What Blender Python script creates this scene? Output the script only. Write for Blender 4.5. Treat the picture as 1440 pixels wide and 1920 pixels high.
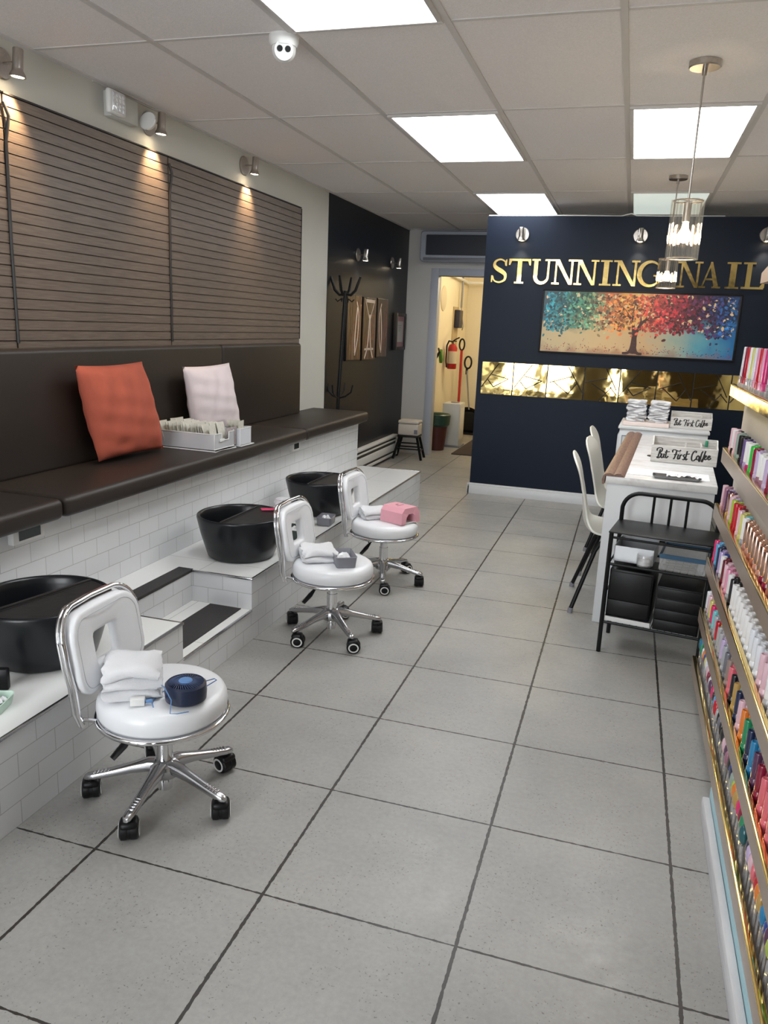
import bpy, bmesh, math, random
from mathutils import Vector, Matrix, Euler
PI = math.pi
for _o in list(bpy.data.objects): bpy.data.objects.remove(_o)
scn = bpy.context.scene
COL = scn.collection
random.seed(7)

# ---------------------------------------------------------------- camera
def setup_camera():
    f, p, y, r, h = 1462.8867, 0.2348, -0.2919, 0.0440, 1.4945
    cp, sp, cy, sy = math.cos(p), math.sin(p), math.cos(y), math.sin(y)
    fw = Vector((sy*cp, cy*cp, -sp)); rt = Vector((cy, -sy, 0)); up = rt.cross(fw)
    c, s = math.cos(r), math.sin(r)
    r2 = c*rt + s*up; u2 = -s*rt + c*up
    M = Matrix((r2, u2, -fw)).transposed().to_4x4(); M.translation = (0, 0, h)
    cd = bpy.data.cameras.new('camera'); co = bpy.data.objects.new('camera', cd); COL.objects.link(co)
    co.matrix_world = M
    cd.sensor_fit = 'HORIZONTAL'; cd.sensor_width = 36; cd.lens = 36*f/1440
    cd.clip_start = 0.02; cd.clip_end = 100
    scn.camera = co
setup_camera()
# ---------------------------------------------------------------- light and exposure
SKY = 8.8; PANEL = 6.6; WARM = (1, .70, .40)
vs = scn.view_settings
scn.display_settings.display_device = 'sRGB'
vs.view_transform = 'Standard'; vs.look = 'None'; vs.gamma = 1; vs.use_curve_mapping = False
vs.exposure = 0.86
w = bpy.data.worlds.new('world'); scn.world = w; w.use_nodes = True
w.node_tree.nodes['Background'].inputs[0].default_value = (.93, .97, 1, 1)
w.node_tree.nodes['Background'].inputs[1].default_value = SKY
def portal(loc, rot, sx, sy):
    l = bpy.data.lights.new('window_portal', 'AREA'); l.shape = 'RECTANGLE'; l.size = sx; l.size_y = sy; l.cycles.is_portal = True
    o = bpy.data.objects.new('window_portal', l); o.location = loc; o.rotation_euler = rot; COL.objects.link(o)
portal((-1.25, -1.38, 1.4), (PI/2, 0, 0), 2.3, 2.2)

# ---------------------------------------------------------------- materials
MATS = {}
def mat(name, col, rough=.5, metal=0, emit=None, es=0, coat=0, spec=.5, trans=0, sheen=0, nz=0, nscale=30, bump=0, bscale=60, stretch=None, alpha=None):
    if name in MATS: return MATS[name]
    m = bpy.data.materials.new(name); m.use_nodes = True
    nt = m.node_tree; b = nt.nodes['Principled BSDF']
    b.inputs['Base Color'].default_value = (*col, 1); b.inputs['Roughness'].default_value = rough
    b.inputs['Metallic'].default_value = metal; b.inputs['Specular IOR Level'].default_value = spec
    b.inputs['Coat Weight'].default_value = coat; b.inputs['Sheen Weight'].default_value = sheen
    b.inputs['Transmission Weight'].default_value = trans
    if emit: b.inputs['Emission Color'].default_value = (*emit, 1); b.inputs['Emission Strength'].default_value = es
    tc = nt.nodes.new('ShaderNodeTexCoord'); mp = nt.nodes.new('ShaderNodeMapping')
    nt.links.new(tc.outputs['Object'], mp.inputs[0])
    if stretch: mp.inputs['Scale'].default_value = stretch
    n = nt.nodes.new('ShaderNodeTexNoise'); n.inputs['Scale'].default_value = nscale; n.inputs['Detail'].default_value = 4
    nt.links.new(mp.outputs[0], n.inputs['Vector'])
    mx = nt.nodes.new('ShaderNodeMix'); mx.data_type = 'RGBA'; mx.blend_type = 'MULTIPLY'
    a = max(nz, .02)
    cr = nt.nodes.new('ShaderNodeValToRGB'); cr.color_ramp.elements[0].position = .3; cr.color_ramp.elements[1].position = .7
    cr.color_ramp.elements[0].color = (1-a,)*3+(1,); cr.color_ramp.elements[1].color = (1, 1, 1, 1)
    nt.links.new(n.outputs['Fac'], cr.inputs[0])
    mx.inputs[0].default_value = 1; mx.inputs[6].default_value = (*col, 1)
    nt.links.new(cr.outputs[0], mx.inputs[7]); nt.links.new(mx.outputs[2], b.inputs['Base Color'])
    if bump:
        n2 = nt.nodes.new('ShaderNodeTexNoise'); n2.inputs['Scale'].default_value = bscale; n2.inputs['Detail'].default_value = 3
        nt.links.new(mp.outputs[0], n2.inputs['Vector'])
        bp = nt.nodes.new('ShaderNodeBump'); bp.inputs['Strength'].default_value = bump; bp.inputs['Distance'].default_value = .01
        nt.links.new(n2.outputs['Fac'], bp.inputs['Height']); nt.links.new(bp.outputs[0], b.inputs['Normal'])
    MATS[name] = m; return m
def glass(name, tint=(1, 1, 1), refl=.12, edge=.6, body=0, bodycol=(.9, .9, .9)):
    if name in MATS: return MATS[name]
    m = bpy.data.materials.new(name); m.use_nodes = True; nt = m.node_tree; nt.nodes.clear(); N = nt.nodes.new; L = nt.links.new
    out = N('ShaderNodeOutputMaterial'); tr = N('ShaderNodeBsdfTransparent'); gl = N('ShaderNodeBsdfGlossy'); lw = N('ShaderNodeLayerWeight'); mr = N('ShaderNodeMapRange'); mx = N('ShaderNodeMixShader')
    tr.inputs[0].default_value = (*tint, 1); gl.inputs['Roughness'].default_value = .05; gl.inputs[0].default_value = (.95, .95, .95, 1)
    lw.inputs[0].default_value = .35; mr.inputs['To Min'].default_value = refl; mr.inputs['To Max'].default_value = edge
    L(lw.outputs['Facing'], mr.inputs[0]); L(mr.outputs[0], mx.inputs[0]); L(tr.outputs[0], mx.inputs[1]); L(gl.outputs[0], mx.inputs[2])
    last = mx
    if body:
        df = N('ShaderNodeBsdfDiffuse'); df.inputs[0].default_value = (*bodycol, 1); m2 = N('ShaderNodeMixShader'); m2.inputs[0].default_value = body
        L(mx.outputs[0], m2.inputs[1]); L(df.outputs[0], m2.inputs[2]); last = m2
    L(last.outputs[0], out.inputs[0]); MATS[name] = m; return m
def srgb(r, g, b):
    f = lambda c: ((c/255+.055)/1.055)**2.4 if c > 10 else c/255/12.92
    return (f(r), f(g), f(b))
class NT:
    def __init__(s, name, base=(.5,)*3, rough=.5):
        s.m = bpy.data.materials.new(name); s.m.use_nodes = True; s.nt = s.m.node_tree; s.b = s.nt.nodes['Principled BSDF']
        s.b.inputs['Base Color'].default_value = (*base, 1); s.b.inputs['Roughness'].default_value = rough
        s.tc = s.n('ShaderNodeTexCoord'); s.sep = s.n('ShaderNodeSeparateXYZ'); s.l(s.tc.outputs['Object'], s.sep.inputs[0])
        MATS[name] = s.m
    def n(s, t): return s.nt.nodes.new(t)
    def l(s, a, b): s.nt.links.new(a, b)
    def math(s, op, a, b=None, c=None):
        n = s.n('ShaderNodeMath'); n.operation = op
        for i, v in enumerate((a, b, c)):
            if v is None: continue
            if isinstance(v, (int, float)): n.inputs[i].default_value = v
            else: s.l(v, n.inputs[i])
        return n.outputs[0]
    def noise(s, scale, detail=3, stretch=None, rough=.5):
        t = s.n('ShaderNodeTexNoise'); t.inputs['Scale'].default_value = scale; t.inputs['Detail'].default_value = detail; t.inputs['Roughness'].default_value = rough
        mp = s.n('ShaderNodeMapping'); s.l(s.tc.outputs['Object'], mp.inputs[0])
        if stretch: mp.inputs['Scale'].default_value = stretch
        s.l(mp.outputs[0], t.inputs['Vector']); return t.outputs['Fac']
    def ramp(s, fac, stops):
        c = s.n('ShaderNodeValToRGB'); e = c.color_ramp.elements
        while len(e) < len(stops): e.new(.5)
        for el, (p, col) in zip(e, stops): el.position = p; el.color = (*col, 1)
        s.l(fac, c.inputs[0]); return c.outputs[0]
    def mix(s, fac, a, b, mode='MIX'):
        m = s.n('ShaderNodeMix'); m.data_type = 'RGBA'; m.blend_type = mode
        for i, v in ((0, fac), (6, a), (7, b)):
            if isinstance(v, tuple): m.inputs[i].default_value = (*v, 1)
            elif isinstance(v, (int, float)): m.inputs[i].default_value = v
            else: s.l(v, m.inputs[i])
        return m.outputs[2]
    def bump(s, h, st=.3, d=.003):
        b = s.n('ShaderNodeBump'); b.inputs['Strength'].default_value = st; b.inputs['Distance'].default_value = d
        s.l(h, b.inputs['Height']); s.l(b.outputs[0], s.b.inputs['Normal'])

def floor_mat():
    k = NT('floor_tile', rough=.38)
    wob = k.math('MULTIPLY', k.math('SUBTRACT', k.noise(45, 2), .5), .007)
    dx = k.math('PINGPONG', k.math('ADD', k.sep.outputs[0], 1.3114+5.279), .5279/2)
    dy = k.math('PINGPONG', k.math('ADD', k.sep.outputs[1], -1.6348+5.16), .516/2)
    gx = k.math('LESS_THAN', k.math('ADD', dx, wob), .0046); gy = k.math('LESS_THAN', k.math('ADD', dy, wob), .0032)
    g = k.math('MAXIMUM', gx, gy)
    big = k.ramp(k.noise(2.2, 4), [(.3, srgb(151, 150, 147)), (.7, srgb(170, 168, 163))])
    fine = k.ramp(k.noise(60, 5, (1, 1, 1), .7), [(.35, (.88,)*3), (.65, (1.0,)*3)])
    base = k.mix(1, big, fine, 'MULTIPLY')
    pz = k.math('MULTIPLY', k.math('GREATER_THAN', k.noise(130, 2), .655), k.math('GREATER_THAN', k.noise(7, 3), .5))
    base = k.mix(k.math('MULTIPLY', pz, .6), base, srgb(90, 84, 78))
    k.l(k.mix(g, base, srgb(52, 48, 45)), k.b.inputs['Base Color'])
    k.l(k.math('MULTIPLY_ADD', k.noise(20, 3), .25, .25), k.b.inputs['Roughness'])
    k.bump(k.math('SUBTRACT', 1, k.math('MAXIMUM', g, k.math('MULTIPLY', pz, .5))), .5, .002)
    return k.m
def tile_mat(name, axis):
    k = NT(name, rough=.12); u = k.sep.outputs[axis]; v = k.sep.outputs[2]
    cb = k.n('ShaderNodeCombineXYZ'); k.l(u, cb.inputs[0]); k.l(v, cb.inputs[1])
    br = k.n('ShaderNodeTexBrick'); k.l(cb.outputs[0], br.inputs['Vector'])
    br.inputs['Scale'].default_value = 1; br.inputs['Brick Width'].default_value = .158; br.inputs['Row Height'].default_value = .0775
    br.inputs['Mortar Size'].default_value = .0014; br.inputs['Mortar Smooth'].default_value = .1
    br.inputs['Color1'].default_value = (*srgb(222, 223, 225), 1); br.inputs['Color2'].default_value = (*srgb(217, 219, 221), 1)
    br.inputs['Mortar'].default_value = (*srgb(180, 181, 181), 1)
    k.l(br.outputs[0], k.b.inputs['Base Color'])
    k.bump(k.math('SUBTRACT', 1, br.outputs['Fac']), .3, .0015); return k.m
def top_tile_mat():
    k = NT('platform_top_tile', rough=.15)
    dx = k.math('PINGPONG', k.math('ADD', k.sep.outputs[0], 1.87+6), .3); dy = k.math('PINGPONG', k.math('ADD', k.sep.outputs[1], -3.33+6), .3)
    g = k.math('LESS_THAN', k.math('MINIMUM', dx, dy), .0012)
    k.l(k.mix(g, srgb(231, 231, 229), srgb(160, 158, 156)), k.b.inputs['Base Color']); return k.m
def slat_mat():
    k = NT('grey_brown_laminate', rough=.45)
    a = k.noise(3, 6, (1, 2.5, 60), .65)
    c = k.ramp(a, [(.3, srgb(88, 76, 68)), (.5, srgb(106, 93, 83)), (.7, srgb(122, 109, 98))])
    k.l(c, k.b.inputs['Base Color']); return k.m
def wavy_gold(name, bstr, sc, rough=.04):
    k = NT(name, (1.0, .74, .28), rough); k.b.inputs['Metallic'].default_value = 1
    b = k.n('ShaderNodeBump'); b.inputs['Strength'].default_value = bstr; b.inputs['Distance'].default_value = .02
    k.l(k.noise(sc, 2), b.inputs['Height']); k.l(b.outputs[0], k.b.inputs['Normal']); return k.m
def whitewood_mat():
    k = NT('whitewashed_wood', rough=.5)
    c = k.ramp(k.noise(6, 5, (1, 1, 14), .7), [(.3, srgb(176, 172, 168)), (.6, srgb(220, 217, 213))])
    k.l(c, k.b.inputs['Base Color']); return k.m

M_floor = floor_mat(); M_tyz = tile_mat('white_subway_tile', 1); M_txz = tile_mat('white_subway_tile_side', 0); M_ttop = top_tile_mat()
M_slat = slat_mat(); M_mirror = wavy_gold('gold_mirror', .10, 5); M_goldletter = wavy_gold('gold_letter', .06, 9, .12)
M_golds = wavy_gold('gold_acrylic', .035, 6, .14); M_ww = whitewood_mat()
M_cream = mat('cream_paint', srgb(206, 204, 196), .6, nz=.03, nscale=3)
M_navy = mat('navy_paint', srgb(14, 25, 42), .45, spec=.22, nz=.05, nscale=4, bump=.05, bscale=3)
M_navyg = mat('navy_gloss_paint', srgb(11, 17, 28), .36, spec=.22, nz=.05, nscale=4, bump=.08, bscale=2)
M_greyw = mat('grey_white_paint', srgb(206, 203, 198), .6)
M_store = mat('store_room_paint', srgb(232, 222, 196), .6)
M_ceil = mat('ceiling_panel', srgb(240, 235, 233), .9, nz=.10, nscale=140, bump=.25, bscale=220)
M_grid = mat('ceiling_grid_white', srgb(208, 204, 201), .5)
M_lit = mat('lit_diffuser', (.9, .9, .9), .6, emit=(.95, .98, 1), es=PANEL)
M_dim = mat('dim_diffuser', srgb(215, 220, 210), .35, emit=(.9, 1, .92), es=.32)
M_white = mat('white_plastic', srgb(226, 226, 224), .35)
M_whitep = mat('white_painted', srgb(214, 216, 218), .4)
M_leather = mat('white_leather', srgb(230, 231, 234), .35, coat=.15, bump=.04, bscale=50)
M_towel = mat('white_towel', srgb(232, 232, 235), .95, sheen=.4, bump=.5, bscale=500)
M_chrome = mat('chrome', (.82, .82, .84), .08, 1)
M_alu = mat('polished_aluminium', (.55, .55, .57), .2, 1)
M_nickel = mat('brushed_nickel', (.52, .48, .44), .28, 1, nz=.15, nscale=80)
M_black = mat('black_plastic', srgb(14, 14, 16), .4, spec=.3)
M_blackm = mat('black_metal', srgb(13, 14, 16), .42, spec=.3)
M_tub = mat('black_tub_resin', srgb(19, 21, 25), .28, spec=.4)
M_lid = mat('black_tub_lid', srgb(36, 34, 34), .34, bump=.15, bscale=18)
M_vinyl = mat('dark_brown_vinyl', srgb(45, 38, 33), .45, spec=.4, bump=.05, bscale=6)
M_strip = mat('black_edge', srgb(30, 26, 26), .5)
M_grip = mat('charcoal_grip', srgb(62, 60, 60), .95, nz=.3, nscale=250, bump=.4, bscale=400)
M_orange = mat('rust_linen', srgb(186, 92, 70), .9, nz=.12, nscale=12, bump=.35, bscale=14)
M_pinkc = mat('pale_pink_linen', srgb(226, 212, 214), .9, nz=.06, nscale=9, bump=.35, bscale=14)
M_pink = mat('pink_plastic', srgb(232, 168, 180), .35)
M_bluefan = mat('dark_blue_plastic', srgb(30, 38, 62), .3)
M_bluel = mat('light_blue_plastic', srgb(96, 136, 186), .4)
M_greybox = mat('grey_plastic', srgb(128, 128, 136), .4)
M_mesh = mat('white_wire_mesh', srgb(214, 216, 222), .5, nz=.15, nscale=300)
M_paper = mat('cream_packet', srgb(216, 212, 200), .7, nz=.2, nscale=60)
M_tissue = mat('white_tissue', srgb(238, 238, 240), .9, bump=.5, bscale=60)
M_brown = mat('brown_armrest', srgb(140, 106, 90), .5, nz=.45, nscale=14, stretch=(8, 1, 8))
M_bone = mat('off_white_shell', srgb(224, 222, 212), .35)
M_rackface = mat('rack_back_board', srgb(186, 176, 164), .5)
M_lblue = mat('light_blue_board', srgb(165, 200, 208), .5)
M_scuff = mat('scuffed_white_board', srgb(214, 213, 216), .6, nz=.2, nscale=9, stretch=(1, .4, 6), bump=.3, bscale=30)
M_mat = mat('brown_door_mat', srgb(74, 64, 60), .95, nz=.3, nscale=120)
M_red = mat('red_paint', srgb(180, 36, 32), .35)
M_maroon = mat('maroon_plastic', srgb(78, 38, 36), .4)
M_green = mat('dark_green_bag', srgb(40, 70, 58), .35, bump=.6, bscale=25)
M_grn = mat('green_cloth', srgb(96, 150, 52), .7)
M_mint = mat('mint_paper', srgb(196, 220, 206), .8)
M_ink = mat('black_ink', srgb(24, 22, 22), .5)
M_glow = mat('spot_bulb_glow', (1, .9, .75), .4, emit=(1, .82, .55), es=18)
M_bulb = mat('pendant_bulb_glow', (1, .9, .75), .4, emit=(1, .80, .50), es=85)
M_glass = glass('clear_glass'); M_rod = glass('glass_rod', (1, .985, .96), .05, .5)
M_acr = glass('clear_acrylic', (.97, .97, .97), .08, .5, .08)
M_frost = glass('frosted_clear', (.95, .95, .97), .15, .5, .45, (.85, .86, .88))

# ---------------------------------------------------------------- mesh builder
class B:
    def __init__(s): s.bm = bmesh.new()
    def _add(s, t, M=None):
        if M is not None: bmesh.ops.transform(t, matrix=M, verts=t.verts)
        me = bpy.data.meshes.new('tmp'); t.to_mesh(me); t.free(); s.bm.from_mesh(me); bpy.data.meshes.remove(me); return s
    def box(s, x0, x1, y0, y1, z0, z1, bev=0, seg=2, M=None, mi=0):
        t = bmesh.new(); bmesh.ops.create_cube(t, size=1)
        bmesh.ops.scale(t, vec=(abs(x1-x0), abs(y1-y0), abs(z1-z0)), verts=t.verts)
        bmesh.ops.translate(t, vec=((x0+x1)/2, (y0+y1)/2, (z0+z1)/2), verts=t.verts)
        if bev: bmesh.ops.bevel(t, geom=t.edges[:], offset=bev, segments=seg, profile=.5, affect='EDGES')
        for f in t.faces: f.material_index = mi
        return s._add(t, M)
    def tube(s, pts, r, n=10, closed=False, caps=True, flat=1):
        pts = [Vector(p) for p in pts]; m = len(pts); rr = r if isinstance(r, (list, tuple)) else [r]*m
        rings = []; prev = None
        for i, p in enumerate(pts):
            if closed: d = pts[(i+1) % m]-pts[i-1]
            else: d = pts[min(i+1, m-1)]-pts[max(i-1, 0)]
            d.normalize()
            if prev is None:
                a = Vector((0, 0, 1)) if abs(d.z) < .9 else Vector((1, 0, 0)); u = d.cross(a).normalized()
            else:
                u = prev-d*prev.dot(d); u = u.normalized() if u.length > 1e-6 else d.orthogonal().normalized()
            prev = u; v = d.cross(u)
            rings.append([s.bm.verts.new(p+rr[i]*(math.cos(2*PI*k/n)*u+flat*math.sin(2*PI*k/n)*v)) for k in range(n)])
        for i in range(m if closed else m-1):
            a, b = rings[i], rings[(i+1) % m]
            off = 0
            if closed and i == m-1: off = min(range(n), key=lambda o: (a[0].co-b[o].co).length)
            for k in range(n): s.bm.faces.new((a[k], a[(k+1) % n], b[(k+1+off) % n], b[(k+off) % n]))
        if caps and not closed:
            s.bm.faces.new(rings[0][::-1]); s.bm.faces.new(rings[-1])
        return s
    def cyl(s, p0, p1, r0, r1=None, n=24): return s.tube([p0, p1], [r0, r0 if r1 is None else r1], n)
    def lathe(s, prof, n=32, M=None, close=False, a0=0, a1=2*PI):
        t = bmesh.new(); full = abs(a1-a0-2*PI) < 1e-6; cnt = n if full else n+1; rings = []
        for r, z in prof:
            if r < 1e-6: rings.append([t.verts.new((0, 0, z))])
            else: rings.append([t.verts.new((r*math.cos(a0+(a1-a0)*k/n), r*math.sin(a0+(a1-a0)*k/n), z)) for k in range(cnt)])
        pr = list(zip(rings, rings[1:])) + ([(rings[-1], rings[0])] if close else [])
        for a, b in pr:
            for k in range(n):
                k2 = (k+1) % cnt
                if len(a) == 1 and len(b) == 1: continue
                if len(a) == 1: t.faces.new((a[0], b[k2], b[k]))
                elif len(b) == 1: t.faces.new((a[k], a[k2], b[0]))
                else: t.faces.new((a[k], a[k2], b[k2], b[k]))
        bmesh.ops.recalc_face_normals(t, faces=t.faces)
        return s._add(t, M)
    def prism(s, poly, f0, f1):      # poly: list of 2D points, f0/f1 map (u,v) to 3D on each side
        a = [s.bm.verts.new(f0(*p)) for p in poly]; b = [s.bm.verts.new(f1(*p)) for p in poly]; n = len(poly)
        s.bm.faces.new(a); s.bm.faces.new(b[::-1])
        for i in range(n): s.bm.faces.new((a[i], b[i], b[(i+1) % n], a[(i+1) % n]))
        return s
    def grid(s, fn, nu, nv, cu=False, cv=False, mi=0):
        V = [[s.bm.verts.new(fn(i, j)) for j in range(nv)] for i in range(nu)]
        for i in range(nu if cu else nu-1):
            for j in range(nv if cv else nv-1):
                f = s.bm.faces.new((V[i][j], V[(i+1) % nu][j], V[(i+1) % nu][(j+1) % nv], V[i][(j+1) % nv])); f.material_index = mi
        return V
    def mesh(s, name, m, ang=35):
        bmesh.ops.recalc_face_normals(s.bm, faces=s.bm.faces)
        for f in s.bm.faces: f.smooth = True
        me = bpy.data.meshes.new(name); s.bm.to_mesh(me); s.bm.free()
        try: me.set_sharp_from_angle(angle=math.radians(ang))
        except Exception: pass
        for mm in (m if isinstance(m, (list, tuple)) else [m]): me.materials.append(mm)
        return me
def link(name, me, parent=None, loc=None, rz=None):
    o = bpy.data.objects.new(name, me); COL.objects.link(o)
    if parent: o.parent = parent
    if loc: o.location = loc
    if rz is not None: o.rotation_euler = (0, 0, rz)
    return o
def part(name, b, m, parent, label=None, ang=35):
    o = link(name, b.mesh(name, m, ang), parent)
    if label: o['label'] = label
    return o
def thing(name, label, cat, loc=(0, 0, 0), rz=0, group=None):
    o = bpy.data.objects.new(name, None); COL.objects.link(o); o.location = loc; o.rotation_euler = (0, 0, rz); o.empty_display_size = .05
    return tag(o, label, cat, group)
def tag(o, label, cat, group=None):
    o['label'] = label; o['category'] = cat
    if group: o['group'] = group
    return o
def struct(name, b, m, parent=None, ang=35):
    o = link(name, b.mesh(name, m, ang), parent)
    if not parent: o['kind'] = 'structure'
    return o
def copy_tree(o, parent=None):
    c = o.copy(); COL.objects.link(c); c.parent = parent
    for ch in [x for x in SRC_CHILDREN(o)]: copy_tree(ch, c)
    return c
def SRC_CHILDREN(o): return list(o.children)
def arc(cx, cy, r, a0, a1, n): return [(cx+r*math.cos(a0+(a1-a0)*i/n), cy+r*math.sin(a0+(a1-a0)*i/n)) for i in range(n+1)]
def rrect(w, h, r, n=6):
    p = []
    for cx, cy, a in ((w/2-r, h/2-r, 0), (-w/2+r, h/2-r, PI/2), (-w/2+r, -h/2+r, PI), (w/2-r, -h/2+r, 1.5*PI)): p += arc(cx, cy, r, a, a+PI/2, n)
    return p
ORD = ['first', 'second', 'third', 'fourth', 'fifth', 'sixth', 'seventh', 'eighth', 'ninth', 'tenth', 'eleventh', 'twelfth', 'thirteenth', 'fourteenth', 'fifteenth', 'sixteenth', 'seventeenth', 'eighteenth', 'nineteenth']
def ordw(i):
    if i < 19: return ORD[i]
    i += 1; t = ['', '', 'twent', 'thirt', 'fort', 'fift', 'sixt', 'sevent', 'eight', 'ninet'][i//10]
    return t+'ieth' if i % 10 == 0 else t+'y-'+ORD[i % 10-1]

# ================================================================ THE SETTING
XL, XR, YF, YB, ZC = -2.57, 1.6, -1.4, 9.07, 2.567
struct('floor', B().box(XL-.1, XR+.1, YF-.1, 11.7, -.1, 0), M_floor)
struct('wall_left', B().box(XL-.1, XL, YF, 6.54, 0, ZC+.1), M_cream)
struct('wall_left_rear', B().box(XL-.1, XL+.004, 6.54, YB, 0, ZC+.1), M_navyg)
struct('wall_right', B().box(XR, XR+.1, YF, YB, 0, ZC+.1), M_cream)
b = B(); DX0, DX1, DZ = -2.19, -1.33, 2.07
b.box(XL-.1, DX0, YB, YB+.1, 0, ZC+.1).box(DX0, DX1, YB, YB+.1, DZ, ZC+.1).box(DX1, XR+.1, YB, YB+.1, 0, ZC+.1)
struct('wall_back', b, M_greyw)
b = B(); b.box(DX0-.09, DX0, YB-.018, YB+.12, 0, DZ+.08, .004).box(DX1, DX1+.09, YB-.018, YB+.12, 0, DZ+.08, .004).box(DX0, DX1, YB-.018, YB+.12, DZ, DZ+.08, .004)
struct('trim_1', b, mat('door_casing', srgb(186, 190, 200), .4))
# storage room
struct('wall_storage_left', B().box(-2.45, -2.36, YB+.1, 11.6, 0, 2.5), M_store)
struct('wall_storage_back', B().box(-2.45, -.6, 11.6, 11.7, 0, 2.5), M_store)
struct('wall_storage_right', B().box(-.7, -.6, YB+.1, 11.6, 0, 2.5), M_store)
struct('ceiling_storage', B().box(-2.45, -.6, YB+.1, 11.7, 2.5, 2.56), M_store)
# unseen front with shop window, guessed; openings and pillar shaped for light and reflections
b = B(); b.box(XL, -2.4, YF-.1, YF, 0, ZC+.1).box(-.1, XR, YF-.1, YF, 0, ZC+.1).box(-2.4, -.1, YF-.1, YF, 0, .3).box(-2.4, -.1, YF-.1, YF, 2.5, ZC+.1).box(-.98, -.34, YF-.1, YF, .3, 2.5)
struct('wall_front', b, mat('dark_shopfront', srgb(66, 56, 44), .6))
win = B(); win.box(-2.4, -.1, YF-.08, YF-.02, .3, .36, .005).box(-2.4, -.1, YF-.08, YF-.02, 2.44, 2.5, .005)
for x, ww in ((-2.4, .06), (-1.72, .15), (-1.04, .06), (-.34, .05), (-.16, .06)): win.box(x, x+ww, YF-.08, YF-.02, .36, 2.44, .005)
wo = struct('window_1', win, M_black)
link('glass_pane', B().box(-2.35, -.15, YF-.055, YF-.049, .34, 2.46).mesh('glass_pane', M_glass), wo)
# partition wall
struct('wall_partition', B().box(-1.31, XR, 7.10, 7.22, 0, 2.452), M_navy)
b = B()
for (z0, z1, d) in ((0, .075, .016), (.075, .09, .011), (.09, .1, .006)): b.box(-1.33, XR, 7.10-d, 7.10, z0, z1, .002).box(-1.31-d, -1.31, 7.10-d, 7.22, z0, z1, .002)
struct('baseboard_partition', b, M_whitep)
# ceiling
struct('ceiling', B().box(XL-.1, XR+.1, YF-.1, YB+.1, ZC, ZC+.05), M_ceil)
b = B(); GX = [-2.5873+.61*i for i in range(0, 8)]; GY = [3.0486+1.183*j for j in range(-4, 6)]
for x in GX:
    if XL+.05 < x < XR: b.box(x-.0125, x+.0125, YF, YB, ZC-.006, ZC)
for y in GY:
    if YF < y < YB: b.box(XL, XR, y-.010, y+.010, ZC-.003, ZC)
b.box(XL, XL+.022, YF, YB, ZC-.008, ZC); b.box(XL, XR, YB-.022, YB, ZC-.008, ZC)
b.box(XL, XL+.009, 3.45, 5.0, ZC-.012, ZC-.008)
struct('trim_2', b, M_grid)
def ceiling_light(i, j, lit, label):
    x0, x1, y0, y1 = GX[i]+.0125, GX[i+1]-.0125, GY[j]+.0125, GY[j+1]-.0125
    t = thing('ceiling_light', label, 'light', ((x0+x1)/2, (y0+y1)/2, ZC-.001), 0, 'ceiling light panels')
    hx, hy = (x1-x0)/2, (y1-y0)/2
    part('diffuser', B().box(-hx+.02, hx-.02, -hy+.02, hy-.02, -.009, -.003), M_lit if lit else M_dim, t)
    f = B(); f.box(-hx, hx, -hy, -hy+.02, -.013, 0, .001).box(-hx, hx, hy-.02, hy, -.013, 0, .001).box(-hx, -hx+.02, -hy+.02, hy-.02, -.013, 0, .001).box(hx-.02, hx, -hy+.02, hy-.02, -.013, 0, .001)
    part('frame', f, M_grid, t)
ceiling_light(2, 3, 1, 'bright rectangular ceiling light nearest the viewer, above the dome camera')
ceiling_light(2, 5, 1, 'bright rectangular ceiling light in the middle, left of the pendants')
ceiling_light(2, 7, 1, 'bright rectangular ceiling light farthest back, just before the navy partition')
ceiling_light(4, 5, 1, 'bright rectangular ceiling light behind the front pendant rod')
ceiling_light(4, 7, 0, 'dim greenish ceiling light panel behind the rear pendant lamp')

# ================================================================ PEDICURE PLATFORM, BENCH
Y0, Y1, PX, PZ, BX = .3, 6.29, -1.585, .31, -2.13
NY0, NY1, NX, SZ = 2.56, 3.165, -1.905, .155
def quad(bm, pts, mi):
    f = bm.faces.new([bm.verts.new(p) for p in pts]); f.material_index = mi
def platform():
    b = B(); bm = b.bm
    def bx(x0, x1, y0, y1, z0, z1):
        quad(bm, [(x0, y0, z1), (x1, y0, z1), (x1, y1, z1), (x0, y1, z1)], 2)
        quad(bm, [(x1, y0, z0), (x1, y1, z0), (x1, y1, z1), (x1, y0, z1)], 0); quad(bm, [(x0, y0, z0), (x0, y1, z0), (x0, y1, z1), (x0, y0, z1)], 0)
        quad(bm, [(x0, y0, z0), (x1, y0, z0), (x1, y0, z1), (x0, y0, z1)], 1); quad(bm, [(x0, y1, z0), (x1, y1, z0), (x1, y1, z1), (x0, y1, z1)], 1)
    bx(BX, PX, Y0, NY0, 0, PZ); bx(BX, PX, NY1, Y1, 0, PZ); bx(BX, NX, NY0, NY1, 0, PZ); bx(NX, PX, NY0, NY1, 0, SZ)
    me = bpy.data.meshes.new('platform'); bm.to_mesh(me); bm.free()
    for m in (M_tyz, M_txz, M_ttop): me.materials.append(m)
    return me
t = thing('pedicure_platform', 'long white subway-tiled platform with a step notch, carrying the black tubs', 'platform')
link('tiled_base', platform(), t)
b = B()
for y0, y1 in ((Y0, NY0), (NY1, Y1)): b.box(PX-.006, PX+.005, y0, y1, PZ-.009, PZ+.002, .003)
b.box(NX, PX+.005, NY1-.005, NY1+.006, PZ-.009, PZ+.002, .003).box(NX, PX+.005, NY0-.006, NY0+.005, PZ-.009, PZ+.002, .003).box(PX-.006, PX+.005, NY0, NY1, SZ-.009, SZ+.002, .003)
b.box(BX, PX+.003, Y1-.003, Y1+.004, PZ-.009, PZ+.002, .002)
part('edge_profile', b, M_alu, t, 'metal edge profile along the platform rim')
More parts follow.
